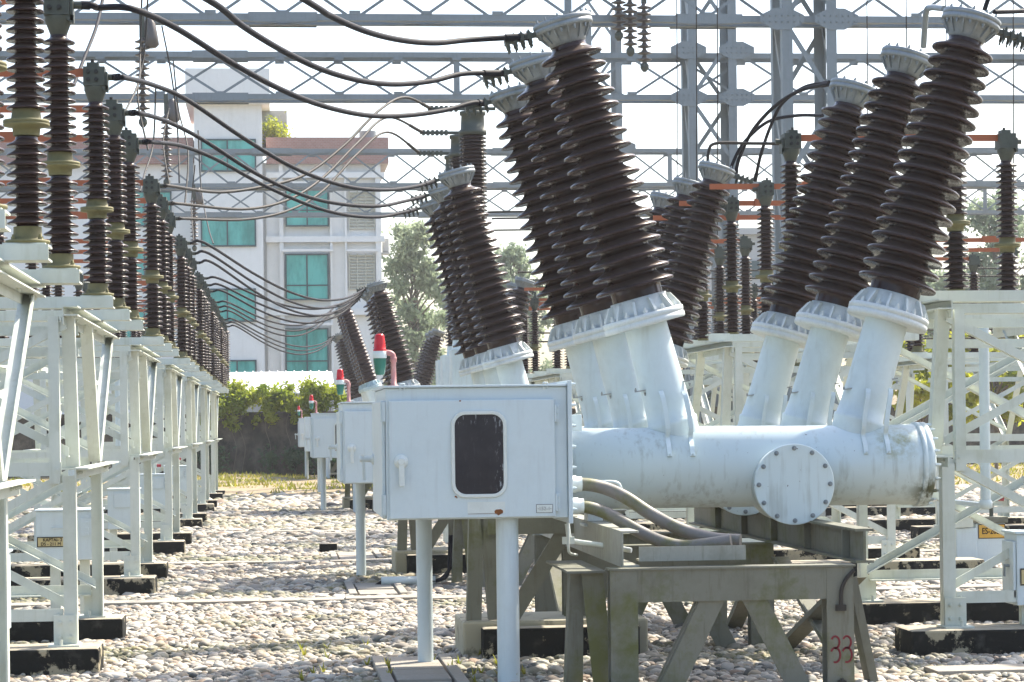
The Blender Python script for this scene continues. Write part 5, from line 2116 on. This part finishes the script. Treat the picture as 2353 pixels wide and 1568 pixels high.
dropper([at(238, -10, 30), at(222, 60, 29), at(195, 130, 28), at(170, 195, 27)], 0.022, 'bluish dropper crossing the first left cable near the top left corner', 'cable')
dropper([at(326, -10, 34), at(322, 120, 34), at(318, 190, 33), at(285, 262, 32)], 0.014, 'left wire of the pair crossing left of the longest insulator string')
dropper([at(340, -10, 34), at(332, 120, 34), at(316, 220, 33.5), at(340, 345, 33)], 0.014, 'right wire of the pair crossing left of the longest insulator string')
dropper([at(372, 60, 38), at(395, 180, 38), at(408, 300, 38), at(412, 420, 37)], 0.014, 'wire hanging from the longest string towards the left row')
dropper([at(358, 200, 36), at(352, 330, 36), at(332, 400, 35), at(322, 440, 34)], 0.014, 'wire bending left below the longest string')
dropper([at(398, 140, 46), at(410, 250, 46), at(432, 350, 45), at(425, 470, 44)], 0.016, 'wire hanging beside the middle string')
dropper([at(455, 300, 62), at(462, 430, 62), at(478, 520, 60), at(490, 560, 58)], 0.018, 'wire hanging beside the lowest string')
dropper([at(388, 250, 46), at(375, 330, 45), at(390, 430, 44)], 0.014, 'second wire beside the middle string')
dropper([at(448, 380, 60), at(440, 470, 60), at(445, 560, 58)], 0.016, 'short wire under the lowest string')
VW = ['straight vertical wire dropping behind the lowest of the three tall right caps', 'straight vertical wire dropping behind the middle of the three tall right caps',
      'straight vertical wire just left of the highest right cap', 'straight vertical wire at the right edge beyond the highest right cap',
      'straight vertical wire crossing the middle of the second lattice column', 'straight vertical wire along the left leg of the second lattice column',
      'straight vertical wire in open sky right of the front bushing caps']
for k, (u, v1) in enumerate(((1992, 420), (2082, 300), (2173, 230), (2328, 560), (1648, 420), (1600, 400), (1555, 440))):
    dropper([at(u, -8, 34), at(u + 1, v1 * 0.5, 34), at(u, v1 + 250, 34)], 0.009, VW[k])
# right-hand connections
GRC = 'black connections at the right bushings'
cable([at(1690, 400, 25.0), at(1700, 360, 25.0), at(1730, 300, 24.8), at(1780, 245, 24.4), at(1840, 208, 24), at(1905, 193, 23.5)], 0.02, 'thick black cable arching up to the right bushing group', group=GRC, ends=1.3)
cable([at(1735, 415, 25.3), at(1750, 350, 25.0), at(1775, 280, 24.8), at(1800, 235, 24.5), at(1850, 200, 24), at(1905, 190, 23.6)], 0.018, 'second black cable arching just right of the first', group=GRC, ends=1.3)
cable([at(1676, 402, 25), at(1686, 370, 25), at(1712, 325, 25), at(1765, 280, 25), at(1830, 266, 24.6), at(1890, 266, 24)], 0.018, 'lower black cable arching under the two crossing ones', group=GRC)
cable([at(1626, 400, 24.8), at(1628, 350, 24.8), at(1645, 330, 24.8), at(1720, 330, 24.8), at(1820, 331, 24.6)], 0.017, 'bent grey pipe lead above the second breaker right cap', 'wire', GRC)
cable([at(2122, 108, 16.6), at(2128, 30, 16.4), at(2140, 18, 16.3), at(2170, 20, 15.9)], 0.022, 'bent grey pipe lead between the two tallest right caps', 'galv', GRC)
cable([at(2285, 28, 15.5), at(2320, 27, 15.6), at(2370, 25, 15.8)], 0.016, 'black lead leaving the tallest right cap to the right edge', group=GRC)
cable([at(2262, 24, 15.5), at(2270, 0, 15.5), at(2280, -20, 15.5)], 0.016, 'short black lead rising from the tallest right cap', group=GRC)
for k, (u0, u1, v, y) in enumerate(((1120, 1200, 488, 33), (1130, 1200, 503, 35), (1125, 1200, 530, 37))):
    cable([at(u0, v, y), at((u0 + u1) / 2, v - 1, y), at(u1 + 180, v - 3, y)], 0.014, f'short dark wire behind the second breaker bushings, {names[k]} one', 'wire', 'wires behind the second breaker')
BW = ['the topmost', 'second from the top', 'third from the top', 'third from the bottom', 'second from the bottom', 'the lowest']
for k, v in enumerate((622, 640, 700, 725, 762, 782)):
    cable([at(1190, v + 4, 52), at(1720, v, 52), at(2400, v - 6, 52)], 0.018, f'distant horizontal busbar wire, {BW[k]}, behind the right posts', 'wire', 'distant horizontal busbar wires')
for k, z in enumerate((10.6, 11.4, 12.4)):
    cable([(-16, 40, z), (4, 40, z - 0.12), (26, 40, z)], 0.008, f'very thin overhead wire, {names[2 - k]} of three, across the white sky', 'wire', 'thin overhead sky wires')

# white pipe stub with black cables on the gravel
root = empty('duct_pipe', (1.3, 23.4, 0.08))
tag(root, 'white duct pipe lying on gravel with black cables entering it', 'pipe')
p0, p1 = at(876, 1336, 23.4), at(1000, 1334, 23.4)
b = MB()
b.lathe(p0, p1 - p0, [(0.036, 0), (0.044, 0), (0.044, (p1 - p0).length), (0.036, (p1 - p0).length)], 20)
b.build('pipe', 'lampwhite', root, off=root.location)
b = MB()
for k in range(4):
    dx = (k - 1.5) * 0.02
    b.tube(smooth_path([p1 + Vector((-0.1, dx, 0)), p1 + Vector((0.03, dx, 0.0)), p1 + Vector((0.12, dx, 0.05 + k * .008)), p1 + Vector((0.175 + dx, 0.1, 0.2)), p1 + Vector((0.20 + dx, 0.3, 0.42))], 5), 0.015, 8)
b.tube([p0 + Vector((0.02, 0, 0)), p0 + Vector((-0.06, 0, -0.05))], 0.02, 8)
b.build('cables', 'cable', root, off=root.location)

# ================================================================ HAZE
b = MB()
b.box(-110, 140, -6, 165, -1.0, 19.0)
hz = b.build('haze', 'ground')
tag(hz, 'thin pale haze filling the yard', 'haze', kind='stuff')
m = bpy.data.materials.new('haze_air')
m.use_nodes = True
nt = m.node_tree
nt.nodes.remove(nt.nodes['Principled BSDF'])
pv = nt.nodes.new('ShaderNodeVolumePrincipled')
pv.inputs['Color'].default_value = (0.95, 0.97, 1.0, 1)
pv.inputs['Density'].default_value = 0.0005
pv.inputs['Anisotropy'].default_value = 0.3
nt.links.new(pv.outputs[0], nt.nodes['Material Output'].inputs['Volume'])
hz.data.materials.clear()
hz.data.materials.append(m)
print('pebbles', N_PEB, 'objects', len(bpy.data.objects))
